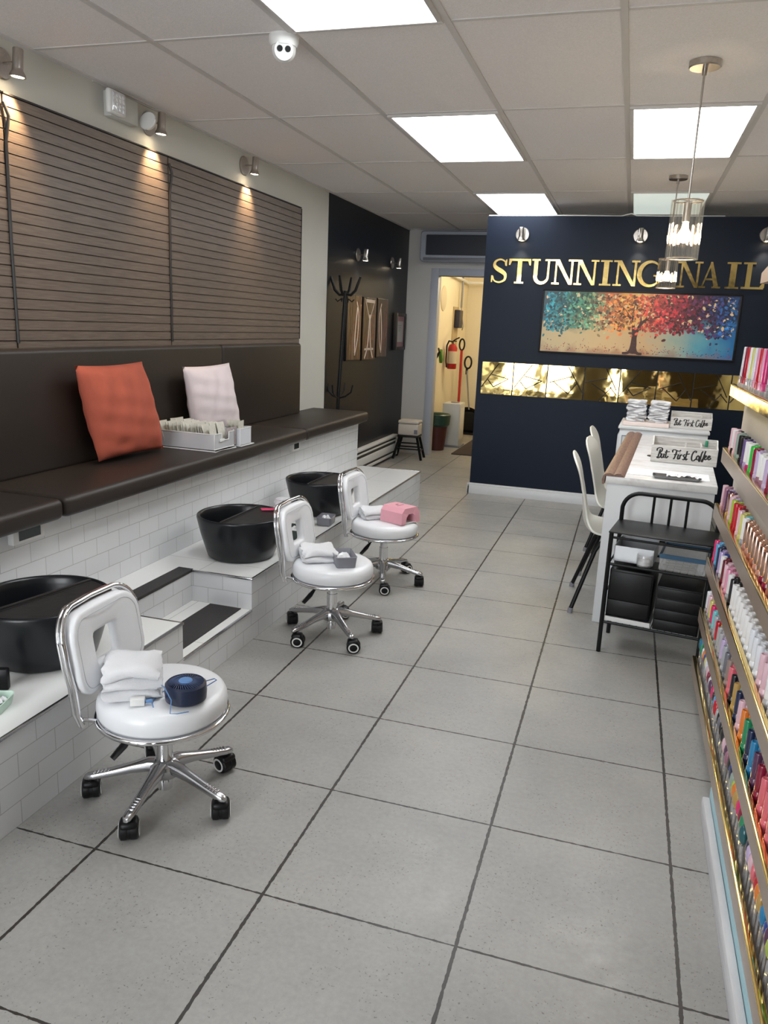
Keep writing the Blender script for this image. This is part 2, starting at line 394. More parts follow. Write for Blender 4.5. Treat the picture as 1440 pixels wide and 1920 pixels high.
part('edge_strip', B().box(NX-.075, NX+.003, NY0, NY1+.01, PZ-.01, PZ+.004, .001), M_grip, t, 'black anti-slip strip above the step')
part('grip_pad', B().box(-1.80, -1.635, NY0+.01, NY1-.01, SZ, SZ+.004, .001), M_grip, t, 'charcoal anti-slip pad on the step')

def bench():
    t = thing('bench', 'long tiled wall bench with dark brown vinyl seat and backrest cushions', 'bench')
    me = bpy.data.meshes.new('bench_base'); bm = bmesh.new()
    quad(bm, [(BX, Y0, 0), (BX, 6.22, 0), (BX, 6.22, .70), (BX, Y0, .70)], 0)
    quad(bm, [(XL+.01, 6.22, 0), (BX, 6.22, 0), (BX, 6.22, .70), (XL+.01, 6.22, .70)], 1)
    quad(bm, [(XL+.01, Y0, 0), (BX, Y0, 0), (BX, Y0, .70), (XL+.01, Y0, .70)], 1)
    quad(bm, [(XL+.01, Y0, .70), (BX, Y0, .70), (BX, 6.22, .70), (XL+.01, 6.22, .70)], 0)
    quad(bm, [(XL+.01, Y0, 0), (XL+.01, 6.22, 0), (XL+.01, 6.22, .70), (XL+.01, Y0, .70)], 0)
    bm.to_mesh(me); bm.free(); me.materials.append(M_tyz); me.materials.append(M_txz)
    link('bench_base', me, t)
    for y0, y1 in ((Y0, 2.475), (2.485, 4.915), (4.921, 6.24)):
        part('seat_cushion', B().box(-2.56, -2.045, y0, y1, .702, .785, .026, 4), M_vinyl, t)
    for y0, y1 in ((Y0, 4.515), (4.522, 5.78)):
        part('back_cushion', B().box(-2.562, -2.47, y0, y1, .775, 1.33, .022, 4), M_vinyl, t)
    for y, s in ((2.34, 1), (4.86, .7)):
        part('control_box', B().box(BX, BX+.028, y-.075*s*1.1, y+.075*s*1.1, .64, .70, .003), M_white, t, 'white control box on the bench front')
        part('display', B().box(BX+.028, BX+.0295, y-.055*s, y+.058*s, .652, .692), mat('dark_display', srgb(48, 56, 54), .2), t, 'dark display window')
bench()

# ================================================================ SLAT WALL PANELS
def slat_panel(y0, y1, label, dark):
    t = thing('slat_wall_panel', label, 'wall panel', (XL, y0, 1.36), 0, 'slatwall panels above the bench')
    L = y1-y0; n = 22; p = .983/n; b = B()
    b.box(.001, .012, 0, L, -.06, .983).box(.012, .0215, 0, L, -.055, -.0025)
    for i in range(n): b.box(.012, .022, 0, L, i*p+.0022, (i+1)*p-.0022, .0006, 1)
    part('slats', b, M_slat, t)
    f = B(); f.box(.001, .026, 0, L, .983, .991, .001)
    part('edge_strip', f, M_strip, t, 'black edge strip')
    if dark == 1: part('joint_strip', B().tube([(.03, L, .95), (.036, L+.02, .9), (.028, L+.006, .8), (.027, L, .4), (.027, L+.005, -.01)], .007, 6), M_strip, t, 'black strip covering the panel joint')
    if dark == 2: part('side_strip', B().box(.001, .026, L, L+.008, 0, .98, .001), M_strip, t, 'black side strip')
slat_panel(.6, 2.835, 'grey-brown slatted wall panel cut by the left edge of the view', 1)
slat_panel(2.845, 4.05, 'middle grey-brown slatted wall panel between the two black joint strips', 1)
slat_panel(4.06, 5.91, 'grey-brown slatted wall panel farthest back, above the pale cushion', 2)

# ================================================================ CUSHIONS
def pillow(corners, thick, m, label, seed):
    rnd = random.Random(seed); c = [Vector(p) for p in corners]     # bl, br, tr, tl as (x,y,z)
    nrm = (c[1]-c[0]).cross(c[3]-c[0]).normalized(); b = B(); n = 22
    ph = [rnd.uniform(0, 6) for _ in range(4)]
    def P(u, v, sg):
        p = (c[0]*(1-u)+c[1]*u)*(1-v)+(c[3]*(1-u)+c[2]*u)*v
        e = (max(0, 4*u*(1-u))*max(0, 4*v*(1-v)))
        k = e**.46
        pin = .07*(4*u*(1-u))*(1-4*v*(1-v)); cc = (c[0]+c[1]+c[2]+c[3])/4
        pin2 = .06*(4*v*(1-v))*(1-4*u*(1-u))
        q = p+(cc-p)*(pin+pin2)*.6
        wr = .006*math.sin(9*u+13*v+ph[0])*math.sin(17*v-4*u+ph[1])+.004*math.sin(26*u-11*v+ph[2])+.009*math.exp(-((v-.1-.05*math.sin(5*u))/.04)**2)*math.sin(12*u+ph[3])
        return q+nrm*sg*(thick*k+(wr*min(1, e*4)))
    for sg in (1, -1): b.grid(lambda i, j: P(i/n, j/n, sg), n+1, n+1)
    bmesh.ops.remove_doubles(b.bm, verts=b.bm.verts, dist=.0005)
    o = link('cushion', b.mesh('cushion', m, 180)); tag(o, label, 'cushion', 'cushions on the bench'); return o
pillow([(-2.375, 3.125, .80), (-2.36, 3.655, .795), (-2.375, 3.50, 1.262), (-2.385, 2.995, 1.258)], .085, M_orange, 'rust orange square cushion leaning on the bench backrest', 1)
pillow([(-2.38, 4.0, .81), (-2.36, 4.55, .80), (-2.39, 4.45, 1.225), (-2.39, 3.905, 1.22)], .062, M_pinkc, 'pale pink cushion on the bench behind the white file caddy', 5)

# ================================================================ FILE CADDIES ON BENCH
def caddy():
    t = thing('file_caddy', 'white wire-mesh file caddy beside the rust orange cushion', 'caddy', (-2.265, 3.84, .786), -.03)
    b = B(); hx, hy, H = .175, .105, .115; w = .003
    b.box(-hx, hx, -hy, -hy+w, .012, H-.02).box(-hx, -hx+w, -hy, hy, .012, H-.02).box(-hx, hx, hy-w, hy, .012, H-.01)
    b.box(hx-w, hx, -hy, -.03, .012, H-.02).box(hx-w, hx, .05, hy, .012, H-.02).box(hx-w, hx, -.03, .05, .012, .055).box(-hx, hx, -hy, hy, .010, .013)
    part('bin', b, M_frost, t)
    r = B(); r.tube([(-hx-.01, -hy-.01, .004), (hx+.012, -hy-.01, .004), (hx+.012, hy, .004), (-hx-.01, hy, .004)], .004, 6, True)
    r.tube([(-hx, -hy, H-.02), (hx, -hy, H-.02), (hx, -hy, .012), (hx, -hy, H-.02), (hx, -.03, H-.02), (hx, -.025, .055), (hx, .045, .055), (hx, .05, H-.02), (hx, hy, H-.02)], .0032, 6)
    r.tube([(hx, -hy, .012), (hx, hy, .012)], .003, 6)
    part('wire_frame', r, M_white, t)
    part('label_clip', B().box(hx+.002, hx+.006, -.05, -.005, .05, .066, .001), M_white, t)
    t2 = thing('file_caddy', 'small white mesh pot at the far end of the file caddy', 'caddy', (-2.13, 4.05, .786), -.03)
    b = B(); hx, hy, H = .06, .065, .10
    for x0, x1, y0, y1 in ((-hx, hx, -hy, -hy+w), (-hx, hx, hy-w, hy), (-hx, -hx+w, -hy, hy), (hx-w, hx, -hy, hy)): b.box(x0, x1, y0, y1, .008, H)
    b.box(-hx, hx, -hy, hy, .006, .009); part('bin', b, M_mesh, t2)
    r = B(); r.tube([(-hx-.01, -hy-.01, .004), (hx+.012, -hy-.01, .004), (hx+.012, hy+.01, .004), (-hx-.01, hy+.01, .004)], .004, 6, True)
    r.tube([(-hx, -hy, H), (hx, -hy, H), (hx, hy, H), (-hx, hy, H)], .003, 6, True).tube([(hx, -hy, .005), (hx, -hy, H)], .003, 6)
    part('wire_frame', r, M_white, t2)
    rnd = random.Random(3); k = 0
    b = B(); b.box(-.0015, .0015, -.04, .04, 0, .125, .0007, 1); me = b.mesh('nail_file_packet', M_paper)
    for row, y in enumerate((3.785, 3.895)):
        for i in range(15):
            x = -2.42+.0215*i
            o = link('nail_file_packet', me, None, (x, y+rnd.uniform(-.006, .006), .800+rnd.uniform(0, .012)))
            o.rotation_euler = (rnd.uniform(-.06, .06), -.22+rnd.uniform(-.1, .1), rnd.uniform(-.08, .08))
            tag(o, 'cream nail file packet, %s from the cushion in the %s caddy row' % (ordw(i), ('near', 'far')[row]), 'packet', 'nail file packets in the caddy')
    for i in range(4):
        o = link('nail_file_packet', me, None, (-2.165+.02*i, 4.05, .800)); o.rotation_euler = (0, -.05+.03*i, .1)
        tag(o, 'cream paper packet standing in the small pot, %s from the wall' % ordw(i), 'packet', 'packets in the small pot')
    o = link('nail_tool_pouch', B().box(-.045, .045, -.0035, .0035, 0, .1, .003).mesh('nail_tool_pouch', mat('pouch_grey', srgb(160, 150, 150), .5, nz=.3, nscale=90)), None, (-2.10, 3.93, .80), 1.4)
    tag(o, 'grey patterned pouch at the right end of the file caddy', 'pouch')
caddy()

# ================================================================ FOOT TUBS
def tub_mesh():
    p = [(0, 0), (.150, 0), (.163, .008), (.180, .06), (.197, .12), (.212, .185), (.217, .207), (.216, .216), (.210, .220), (.203, .218), (.198, .209), (.194, .19), (.183, .13), (.16, .05), (.13, .03), (0, .028)]
    b = B(); b.lathe(p, 64); return b.mesh('basin', M_tub, 60)
def lid_mesh():
    b = B(); r = .2035; n = 40; top = []
    a = [(r*math.cos(-PI/2+PI*i/n), r*math.sin(-PI/2+PI*i/n)) for i in range(n+1)]
    b.prism(a, lambda u, v: (u, v, .214), lambda u, v: (u, v, .207))
    b.box(-.008, .004, -r+.004, r-.004, .200, .2215, .003); b.box(.010, .014, -r+.02, r-.02, .21, .2165, .001)
    return b.mesh('half_lid', M_lid, 40)
MT, ML = tub_mesh(), lid_mesh()
for (x, y, s, lb, rz) in ((-1.865, 2.115, 1.07, 'large black round foot tub nearest the viewer, behind the nearest stool', -.2), (-1.808, 3.49, 1.03, 'black round foot tub in the middle, between step notch and second stool', -.02), (-1.80, 4.56, 1.03, 'black round foot tub farthest back, behind the third stool', -.02)):
    t = thing('foot_tub', lb, 'tub', (x, y, PZ+.001), rz, 'foot tubs on the platform'); t.scale = (s, s, 1)
    link('basin', MT, t); link('half_lid', ML, t)

# ================================================================ STOOLS
def make_stool_parts():
    P = {}
    # seat
    P['seat_cushion'] = B().lathe([(0, .386), (.11, .3855), (.160, .383), (.178, .378), (.1885, .370), (.1945, .357), (.1965, .340), (.195, .322), (.190, .313), (.182, .310), (0, .309)], 56).mesh('seat_cushion', M_leather, 60)
    b = B(); b.tube([(.196*math.cos(2*PI*i/56), .196*math.sin(2*PI*i/56), .302) for i in range(56)], .0085, 10, True)
    b.lathe([(0, .300), (.19, .300), (.19, .309), (0, .309)], 40)
    P['seat_ring'] = b.mesh('seat_ring', M_chrome, 50)
    # backrest pad: torus around window, leaning away
    def place(yy, zz, off):   # yy across, zz up from pad centre, off toward seat
        z = .508+zz; lean = .16*(z-.40)
        return (-.192-lean+off+.75*yy*yy, yy, z)
    n = 48; k = 16
    out = []; inn = []
    def at(w, h, r, a, cz=0):
        # ray cast to rounded rectangle
        pts = rrect(w, h, r, 10); best = None
        ca, sa = math.cos(a), math.sin(a)
        for i in range(len(pts)):
            x1, y1 = pts[i]; x2, y2 = pts[(i+1) % len(pts)]; dx, dy = x2-x1, y2-y1; den = ca*dy-sa*dx
            if abs(den) < 1e-9: continue
            tt = (x1*dy-y1*dx)/den; uu = (x1*sa-y1*ca)/den
            if tt > 0 and -1e-6 <= uu <= 1+1e-6: best = tt
        return best*ca, best*sa
    for i in range(n):
        a = 2*PI*(i+.5)/n; o = at(.345, .250, .070, a); q = at(.115, .100, .012, a); out.append(o); inn.append((q[0], q[1]-.006))
    b = B()
    def fn(i, j):
        o, q = out[i], inn[i]; m = ((o[0]+q[0])/2, (o[1]+q[1])/2); h = ((o[0]-q[0])/2, (o[1]-q[1])/2)
        a = 2*PI*j/k; c, s = math.cos(a), math.sin(a)
        cc = math.copysign(abs(c)**.33, c); ss = math.copysign(abs(s)**.42, s)
        return place(m[0]+h[0]*cc, m[1]+h[1]*cc, ss*.021)
    b.grid(fn, n, k, True, True); P['backrest_pad'] = b.mesh('backrest_pad', M_leather, 80)
    # piping seam
    b = B()
    for w, h, r, off in ((.305, .212, .055, .0205),): b.tube([place(x, y, off) for x, y in rrect(w, h, r, 7)], .0011, 5, True)
    P['seam'] = b.mesh('seam', mat('grey_seam', srgb(180, 184, 190), .5))
    # frame: two nested tubes
    b = B()
    for off, w, r, ins in ((-.012, .376, .0085, 0), (-.030, .366, .0065, .008)):
        hw = w/2; rc = .085; top = .140-ins*.6
        side = [(-x, y) for x, y in arc(hw-rc, top-rc, rc, 0, PI/2, 9)]
        foot = [(-.172+off*.6, -.150, .292), (-.180+off*.8, -.158, .335)]
        L = [place(-hw+.012, -.085, off), place(-hw, -.02, off)] + [place(x, y, off) for x, y in side] + [place(0, top, off)]
        Rr = [place(-x, y, off) for x, y in side[::-1]] + [place(hw, -.02, off), place(hw-.012, -.085, off)]
        b.tube(foot+L+Rr+[(f[0], -f[1], f[2]) for f in foot[::-1]], r, 9)
    for q in (-1, 1): b.tube([(-.178, q*.152, .318), (-.150, q*.128, .306)], .006, 8)
    P['backrest_frame'] = b.mesh('backrest_frame', M_chrome, 60)
    b = B(); b.lathe([(0, .10), (.026, .10), (.026, .215), (.022, .216), (.022, .300), (0, .300)], 28)
    b.lathe([(0, .285), (.05, .285), (.06, .300), (0, .300)], 28); b.lathe([(0, .035), (.022, .035), (.024, .06), (.020, .075), (.0, .075)], 24)
    P['gas_column'] = b.mesh('gas_column', M_chrome, 40)
    b = B(); b.tube([(-.02, -.03, .285), (-.05, -.07, .262), (-.06, -.085, .25)], .004, 6)
    P['height_lever'] = b.tube([(-.058, -.083, .254), (-.072, -.108, .228), (-.092, -.142, .198)], [.008, .016, .013], 8, flat=.5).mesh('height_lever', M_black, 60)
    # base arm and caster
    b = B()
    pr = [(.015, .115, .024, .022), (.05, .118, .021, .020), (.10, .108, .016, .015), (.17, .092, .0145, .012), (.215, .083, .014, .011), (.238, .080, .013, .010), (.246, .078, .007, .006)]
    def fa(i, j):
        x, z, hw, hh = pr[i]; a = 2*PI*j/12; c, s = math.cos(a), math.sin(a)
        return (x, hw*math.copysign(abs(c)**.5, c), z+hh*math.copysign(abs(s)**.6, s))
    V = b.grid(fa, len(pr), 12, False, True); b.bm.faces.new([v for v in V[-1]]); b.bm.faces.new([v for v in V[0]][::-1])
    for i in range(5): b.box(.168+.011*i, .173+.011*i, -.010, .010, .099-.0017*i, .1045-.0017*i, .0015)
    P['base_arm'] = b.mesh('base_arm', M_alu, 50)
    b = B(); b.lathe([(0, .085), (.045, .085), (.05, .10), (.046, .125), (.03, .138), (0, .139)], 28); P['base_hub'] = b.mesh('base_hub', M_alu, 50)
    b = B(); b.cyl((0, 0, .055), (0, 0, .078), .0065, n=10)
    for s in (-1, 1):
        M = Matrix.Translation((.012, s*.0117, .027)) @ Matrix.Rotation(PI/2, 4, 'X')
        b.lathe([(0, -.0115), (.020, -.0115), (.0265, -.007), (.027, 0), (.0265, .007), (.020, .0115), (0, .0115)], 24, M)
    b.box(-.012, .03, -.022, .022, .036, .058, .009)
    b.cyl((.012, -.006, .027), (.012, .006, .027), .0255, n=22)
    P['caster'] = b.mesh('caster', M_black, 50)
    b = B()
    for s in (-1, 1):
        M = Matrix.Translation((.012, s*.0230, .027)) @ Matrix.Rotation(PI/2, 4, 'X')
        b.lathe([(.015, -.0012), (.020, -.0012), (.020, .0012), (.015, .0012)], 24, M, True)
    P['caster_ring'] = b.mesh('caster_ring', M_white, 50)
    return P
SP = make_stool_parts()
def stool(x, y, rz, base, label, casts):
    t = thing('pedicure_stool', label, 'stool', (x, y, 0), rz, 'rolling pedicure stools')
    for k in ('seat_cushion', 'seat_ring', 'backrest_pad', 'backrest_frame', 'gas_column', 'height_lever', 'base_hub'):
        o = link(k, SP[k], t)
        if k == 'backrest_pad': link('seam', SP['seam'], o)
    for i in range(5):
        a = base+2*PI*i/5
        o = link('base_arm', SP['base_arm'], t, None, a)
        c = link('caster', SP['caster'], t, (.228*math.cos(a), .228*math.sin(a), 0), casts[i]); c.scale = (1.22, 1.22, 1.12); link('caster_ring', SP['caster_ring'], c)
# ================================================================ (stools placed)
stool(-1.265, 1.925, .05, math.radians(-87), 'white leather rolling stool nearest the viewer, with towel and blue fan', (2.05, 2.0, 2.7, 2.2, 2.1))
stool(-1.262, 3.385, .0, math.radians(-118), 'white leather rolling stool in the middle, holding towel and grey tray', (.25, .35, 1.9, .8, 2.1))
stool(-1.275, 4.27, -.02, math.radians(-72), 'white leather rolling stool farthest back, holding towel and pink lamp', (.3, 1.9, .9, .6, 1.8))

def folded_towel(w, d, layers, th, seed, gap=.002):
    """stack of soft folded layers; fold edge faces +x"""
    rnd = random.Random(seed); b = B(); ns = 10; path = []
    z = th/2
    for i in range(layers):
        xs = [(-w/2+.0*rnd.random(), w/2-th/2)] ; j = rnd.uniform(-.004, .004)
        L = [(-w/2+j+(w-th)*k/9, z) for k in range(10)]
        if i % 2: L = L[::-1]
        path += L
        if i < layers-1:
            ex = L[-1][0]; sgn = 1 if i % 2 == 0 else -1; r = (th+gap)/2
            path += [(ex+sgn*r*1.2*math.sin(PI*q/6), z+r-r*math.cos(PI*q/6)) for q in range(1, 6)]
        z += th+gap
    # outline of ribbon
    n = len(path); nr = []
    for i in range(n):
        dx = path[min(i+1, n-1)][0]-path[max(i-1, 0)][0]; dz = path[min(i+1, n-1)][1]-path[max(i-1, 0)][1]; l = math.hypot(dx, dz) or 1
        nr.append((-dz/l, dx/l))
    h = th/2*.97
    loop = [(p[0]+h*q[0], p[1]+h*q[1]) for p, q in zip(path, nr)]+[(p[0]-h*q[0], p[1]-h*q[1]) for p, q in zip(path, nr)][::-1]
    ph = [rnd.uniform(0, 6) for _ in range(3)]
    H = z
    def fn(i, j):
        x, zz = loop[i]; v = j/ns; y = -d/2+d*v
        e = 1-.03*abs(2*v-1)**6
        y2 = y+.006*math.sin(7*x/w+ph[0]+zz*110)+.003*math.sin(19*x/w+zz*260)
        return (x*e+.005*math.sin(5*v+ph[1]+zz*120), y2, max(.001, zz*(1-.10*abs(2*v-1)**4)*(1-.10*abs(2*x/w)**4)+ (zz/H)*.006*math.sin(5*x/w+6*v+ph[2])+.0012*math.sin(24*v+17*x/w)))
    V = b.grid(fn, len(loop), ns+1, True, False)
    m = len(path)
    for j in (0, ns):
        for i in range(m-1):
            f = (V[i][j], V[i+1][j], V[2*m-2-i][j], V[2*m-1-i][j]); b.bm.faces.new(f if j else f[::-1])
    return b.mesh('folded_towel', M_towel, 70)
def towel(loc, rz, w, d, layers, th, seed, label, grp='folded towels on the stools', ry=0):
    o = link('folded_towel', folded_towel(w, d, layers, th, seed), None, loc); o.rotation_euler = (0, ry, rz); return tag(o, label, 'towel', grp)
towel((-1.335, 1.875, .387), -1.0, .175, .16, 6, .0148, 1, 'thick folded white towel beside the blue fan on the nearest stool')
towel((-1.335, 3.365, .387), -.95, .165, .155, 4, .0145, 2, 'folded white towel beside the grey tray on the middle stool')
towel((-1.350, 4.29, .387), -.9, .155, .15, 4, .0125, 4, 'folded white towel beside the pink lamp on the farthest stool')

def fan():
    t = thing('desk_fan', 'round dark blue fan lying face up on the nearest stool', 'fan', (-1.152, 1.872, .387), .4)
    b = B(); b.lathe([(0, .003), (.052, 0), (.060, .006), (.062, .03), (.060, .052), (.054, .058), (.051, .054), (.051, .020), (0, .018)], 44)
    part('housing', b, M_bluefan, t)
    b = B()
    for i in range(40):
        a = 2*PI*i/40; b.tube([(.018*math.cos(a), .018*math.sin(a), .060), (.036*math.cos(a+.2), .036*math.sin(a+.2), .060), (.053*math.cos(a+.34), .053*math.sin(a+.34), .055)], .0010, 4)
    part('grille', b, mat('fan_blue_grey', srgb(72, 86, 120), .35), t)
    part('centre_cap', B().lathe([(0, .055), (.0195, .055), (.0205, .061), (.018, .064), (0, .0645)], 28), M_bluel, t, 'light blue centre cap')
    c = B(); c.tube([(-.058, .01, .03), (-.07, .0, .045), (-.055, -.04, .058), (-.03, -.075, .035), (-.03, -.10, .006), (-.01, -.095, .003), (.02, -.085, .004)], .0016, 6)
    c.tube([(.055, .02, .03), (.085, .045, .04), (.075, .075, .03), (.03, .085, .012), (-.02, .09, .004), (-.075, .045, .003), (-.095, -.02, .003), (-.085, -.055, .003)], .0016, 6)
    part('cable', c, M_bluel, t, 'thin light blue cable')
    o = thing('usb_charger', 'small white plug-in charger with blue plug before the folded towel', 'charger', (-1.262, 1.79, .387), .5)
    part('adapter_body', B().box(-.021, .021, -.012, .012, 0, .022, .003), M_white, o)
    part('usb_plug', B().box(.021, .043, -.006, .006, .006, .015, .002), M_bluel, o, 'blue plug in the charger')
fan()
def tray_of_tissue(loc, rz, label, w, d, h, m, seed, lbl2):
    t = thing('storage_tray', label, 'tray', loc, rz, 'small plastic trays')
    b = B(); W = .0025
    def ring(k, x, y, z): return (x, y, z)
    outer = [(-w/2*.9, -d/2*.9), (w/2*.9, -d/2*.9), (w/2*.9, d/2*.9), (-w/2*.9, d/2*.9)]
    prof = [(.90, 0), (1.0, h), (1.03, h+.003), (1.0, h+.005), (.96, h), (.87, .004)]
    rr = rrect(w, d, .012, 4); n = len(rr)
    V = b.grid(lambda i, j: (rr[i][0]*prof[j][0], rr[i][1]*prof[j][0], prof[j][1]), n, len(prof), True)
    b.bm.faces.new([V[i][-1] for i in range(n)]); b.bm.faces.new([V[i][0] for i in range(n)][::-1])
    part('tray_body', b, m, t)
    rnd = random.Random(seed); b = B()
    A = [rnd.uniform(0, 6) for _ in range(6)]
    def fn(i, j):
        u, v = i/13, j/13; r = math.hypot(u-.5, v-.5)
        z = .012+h*.8*math.exp(-7*r*r)*(1.0+.35*math.sin(11*u+A[0])*math.cos(13*v+A[1]))+.006*math.sin(25*u+A[2])*math.sin(22*v+A[3])
        return ((u-.5)*w*.72+.006*math.sin(14*v+A[4]), (v-.5)*d*.72+.006*math.sin(15*u+A[5]), max(z, .006))
    b.grid(fn, 14, 14); ts = link('crumpled_tissue', b.mesh('crumpled_tissue', M_tissue, 40), None, (loc[0], loc[1], loc[2]+.004), rz)
    tag(ts, lbl2, 'tissue', 'tissues in the trays')
tray_of_tissue((-1.195, 3.345, .386), .55, 'grey plastic tray on the middle stool seat', .10, .155, .048, M_greybox, 2, 'crumpled white tissue in the tray on the middle stool')
tray_of_tissue((-1.65, 4.28, PZ+.002), .1, 'grey plastic tray on the platform behind the middle stool', .09, .13, .045, M_greybox, 3, 'crumpled white tissue in the tray on the platform')
tray_of_tissue((-1.70, 3.93, PZ+.002), .05, 'dark green-grey plastic tray seen through the middle stool backrest', .12, .15, .05, mat('dark_tray', srgb(70, 84, 80), .4), 5, 'small crumpled tissue in the dark green-grey tray')
tray_of_tissue((-1.75, 1.725, PZ+.002), .3, 'mint green tray cut by the left edge beside the nearest tub', .13, .10, .03, M_mint, 8, 'white tissue lying in the mint green tray')
t = link('remote_holder', B().box(-.02, .02, -.012, .012, 0, .07, .004).mesh('remote_holder', M_black), None, (-1.80, 1.845, PZ+.002), .4)
tag(t, 'small black holder at the left edge beside the nearest tub', 'holder')
# crystal jar and pink lid on middle tub
t = thing('crystal_jar', 'faceted clear glass jar on the rear rim of the middle tub', 'jar', (-1.665, 3.675, PZ+.2215), 0)
t.scale = (1.35, 1.35, 1.35)
part('jar_body', B().lathe([(0, 0), (.018, 0), (.030, .012), (.033, .025), (.026, .036), (.028, .040), (.012, .046), (0, .047)], 9), M_frost, t, None, 5)
o = link('pink_card', B().box(-.045, .03, -.02, .02, 0, .004, .001).mesh('pink_card', mat('hot_pink', srgb(226, 70, 116), .4)), None, (-1.715, 3.63, PZ+.2215), .6)
tag(o, 'hot pink flat card lying on the middle tub lid', 'card')

def uv_lamp():
    t = thing('nail_lamp', 'pink nail drying lamp on the farthest stool', 'lamp', (-1.185, 4.27, .387), -.42)
    # tunnel: profile in x-z is an arch open toward +x / -x; body extruded in y
    b = B(); w, d, h = .165, .16, .092
    outer = [(-w/2, 0), (-w/2+.005, h*.72), (-w/2+.03, h), (w/2-.03, h), (w/2-.005, h*.72), (w/2, 0), (w/2-.035, 0), (w/2-.045, h*.45), (w/2-.065, h*.6), (-w/2+.065, h*.6), (-w/2+.045, h*.45), (-w/2+.035, 0)]
    quads = [(0, 1, 10, 11), (1, 2, 9, 10), (2, 3, 8, 9), (3, 4, 7, 8), (4, 5, 6, 7)]
    for q in quads: b.prism([outer[i] for i in q], lambda u, v: (d/2*(1 if v > .05 else 1.05), u, v), lambda u, v: (-d/2, u, v))
    b.box(-d/2, -d/2+.004, -w/2+.03, w/2-.03, 0, h*.7)
    bmesh.ops.remove_doubles(b.bm, verts=b.bm.verts, dist=.0002)
    part('lamp_body', b, M_pink, t)
    b = B(); b.box(-.002, .002, -.03, .03, h, h+.001).box(-.03, -.022, -.01, .01, h, h+.0012)
    part('button_panel', b, mat('dark_pink', srgb(120, 60, 70), .5), t, 'dark pink slots and button on top')
    part('lamp_floor', B().box(-d/2, d/2, -w/2+.02, w/2-.02, 0, .002), M_white, t)
    part('power_cord', B().tube([(-.07, -.055, .02), (-.095, -.07, .015), (-.115, -.09, .0), (-.125, -.115, -.03), (-.13, -.13, -.09), (-.125, -.125, -.14)], .0024, 7), M_black, t, 'black power cord hanging to the stool lever')
uv_lamp()

# ================================================================ WALL SPOTS
def spot(loc, rz, label, lit=1, tilt=.28, grp='wall spotlights'):
    t = thing('wall_spotlight', label, 'light', loc, rz, grp)
    b = B(); b.lathe([(0, 0), (.058, 0), (.060, .006), (.055, .013), (0, .015)], 36, Matrix.Rotation(PI/2, 4, 'Y')); part('wall_plate', b, M_nickel, t)
    part('arm', B().tube([(.012, 0, 0), (.068, .0, 0)], .006, 8), M_nickel, t)
    M = Matrix.Translation((.085, .0, 0)) @ Matrix.Rotation(tilt*.3, 4, 'Y')
    part('spot_head', B().lathe([(0, .052), (.019, .052), (.021, .048), (.021, -.02), (.022, -.03), (.031, -.045), (.032, -.054), (.028, -.054), (.022, -.045), (0, -.045)], 24, M), M_nickel, t)
    part('bulb', B().lathe([(0, -.056), (.024, -.053), (.024, -.0455), (0, -.0455)], 20, M), M_glow if lit else M_white, t)
    if lit:
        l = bpy.data.lights.new('spot_beam', 'SPOT'); l.energy = 20.0*lit; l.color = WARM; l.spot_size = math.radians(74); l.spot_blend = 1.0; l.shadow_soft_size = .012
        o = bpy.data.objects.new('spot_beam', l); COL.objects.link(o); o.parent = t; o.location = (.083, 0, -.062); o.rotation_euler = (0, tilt*1.2, 0)
spot((XL, 2.87, 2.46), 0, 'brushed metal wall spotlight at the left edge of the view', 1, .30)
spot((XL, 3.90, 2.475), 0, 'brushed metal wall spotlight right beside the emergency light', 1, .30)
spot((XL, 4.99, 2.475), 0, 'lone brushed metal wall spotlight above the farthest slatted panel', 1, .30)
spot((XL+.004, 7.30, 2.13), 0, 'left of the two small spotlights on the dark wall beside the coat rack', .25, .22)
spot((XL+.004, 8.42, 2.15), 0, 'right of the two small spotlights on the dark wall, above the framed certificate', .35, .22)
spot((-1.0, 7.099, 2.30), -PI/2, 'leftmost round spotlight above the gold letters', .3, .25)
spot((-.03, 7.099, 2.30), -PI/2, 'second round spotlight above the gold letters, left of the pendants', .3, .25)
spot((.925, 7.099, 2.315), -PI/2, 'rightmost round spotlight above the gold letters, at the view edge', .3, .25)

t = thing('emergency_light', 'white twin-head emergency light high on the cream wall', 'emergency light', (XL, 3.62, 2.485))
part('housing', B().box(0, .045, -.09, .13, -.06, .055, .005), mat('emergency_housing', srgb(196, 196, 190), .5), t)
h = part('lamp_head', B().box(.045, .075, -.14, -.01, -.058, .052, .012, 3), M_white, t)
b = B(); b.box(.074, .079, -.125, -.025, -.045, .04, .003)
for i in range(4):
    for j in range(4): b.lathe([(0, .003), (.006, .003), (.009, 0), (0, 0)], 8, Matrix.Translation((.079, -.112+.0245*i, -.034+.021*j)) @ Matrix.Rotation(PI/2, 4, 'Y'))
part('led_lens', b, mat('led_lens', (.85, .87, .9), .15, .3), t, 'clear faceted LED lens')
part('lamp_head', B().lathe([(0, 0), (.045, 0), (.047, .008), (.036, .03), (.015, .042), (0, .044)], 24, Matrix.Translation((.07, .17, -.02)) @ Matrix.Rotation(-PI/2-.35, 4, 'X')), M_white, t)

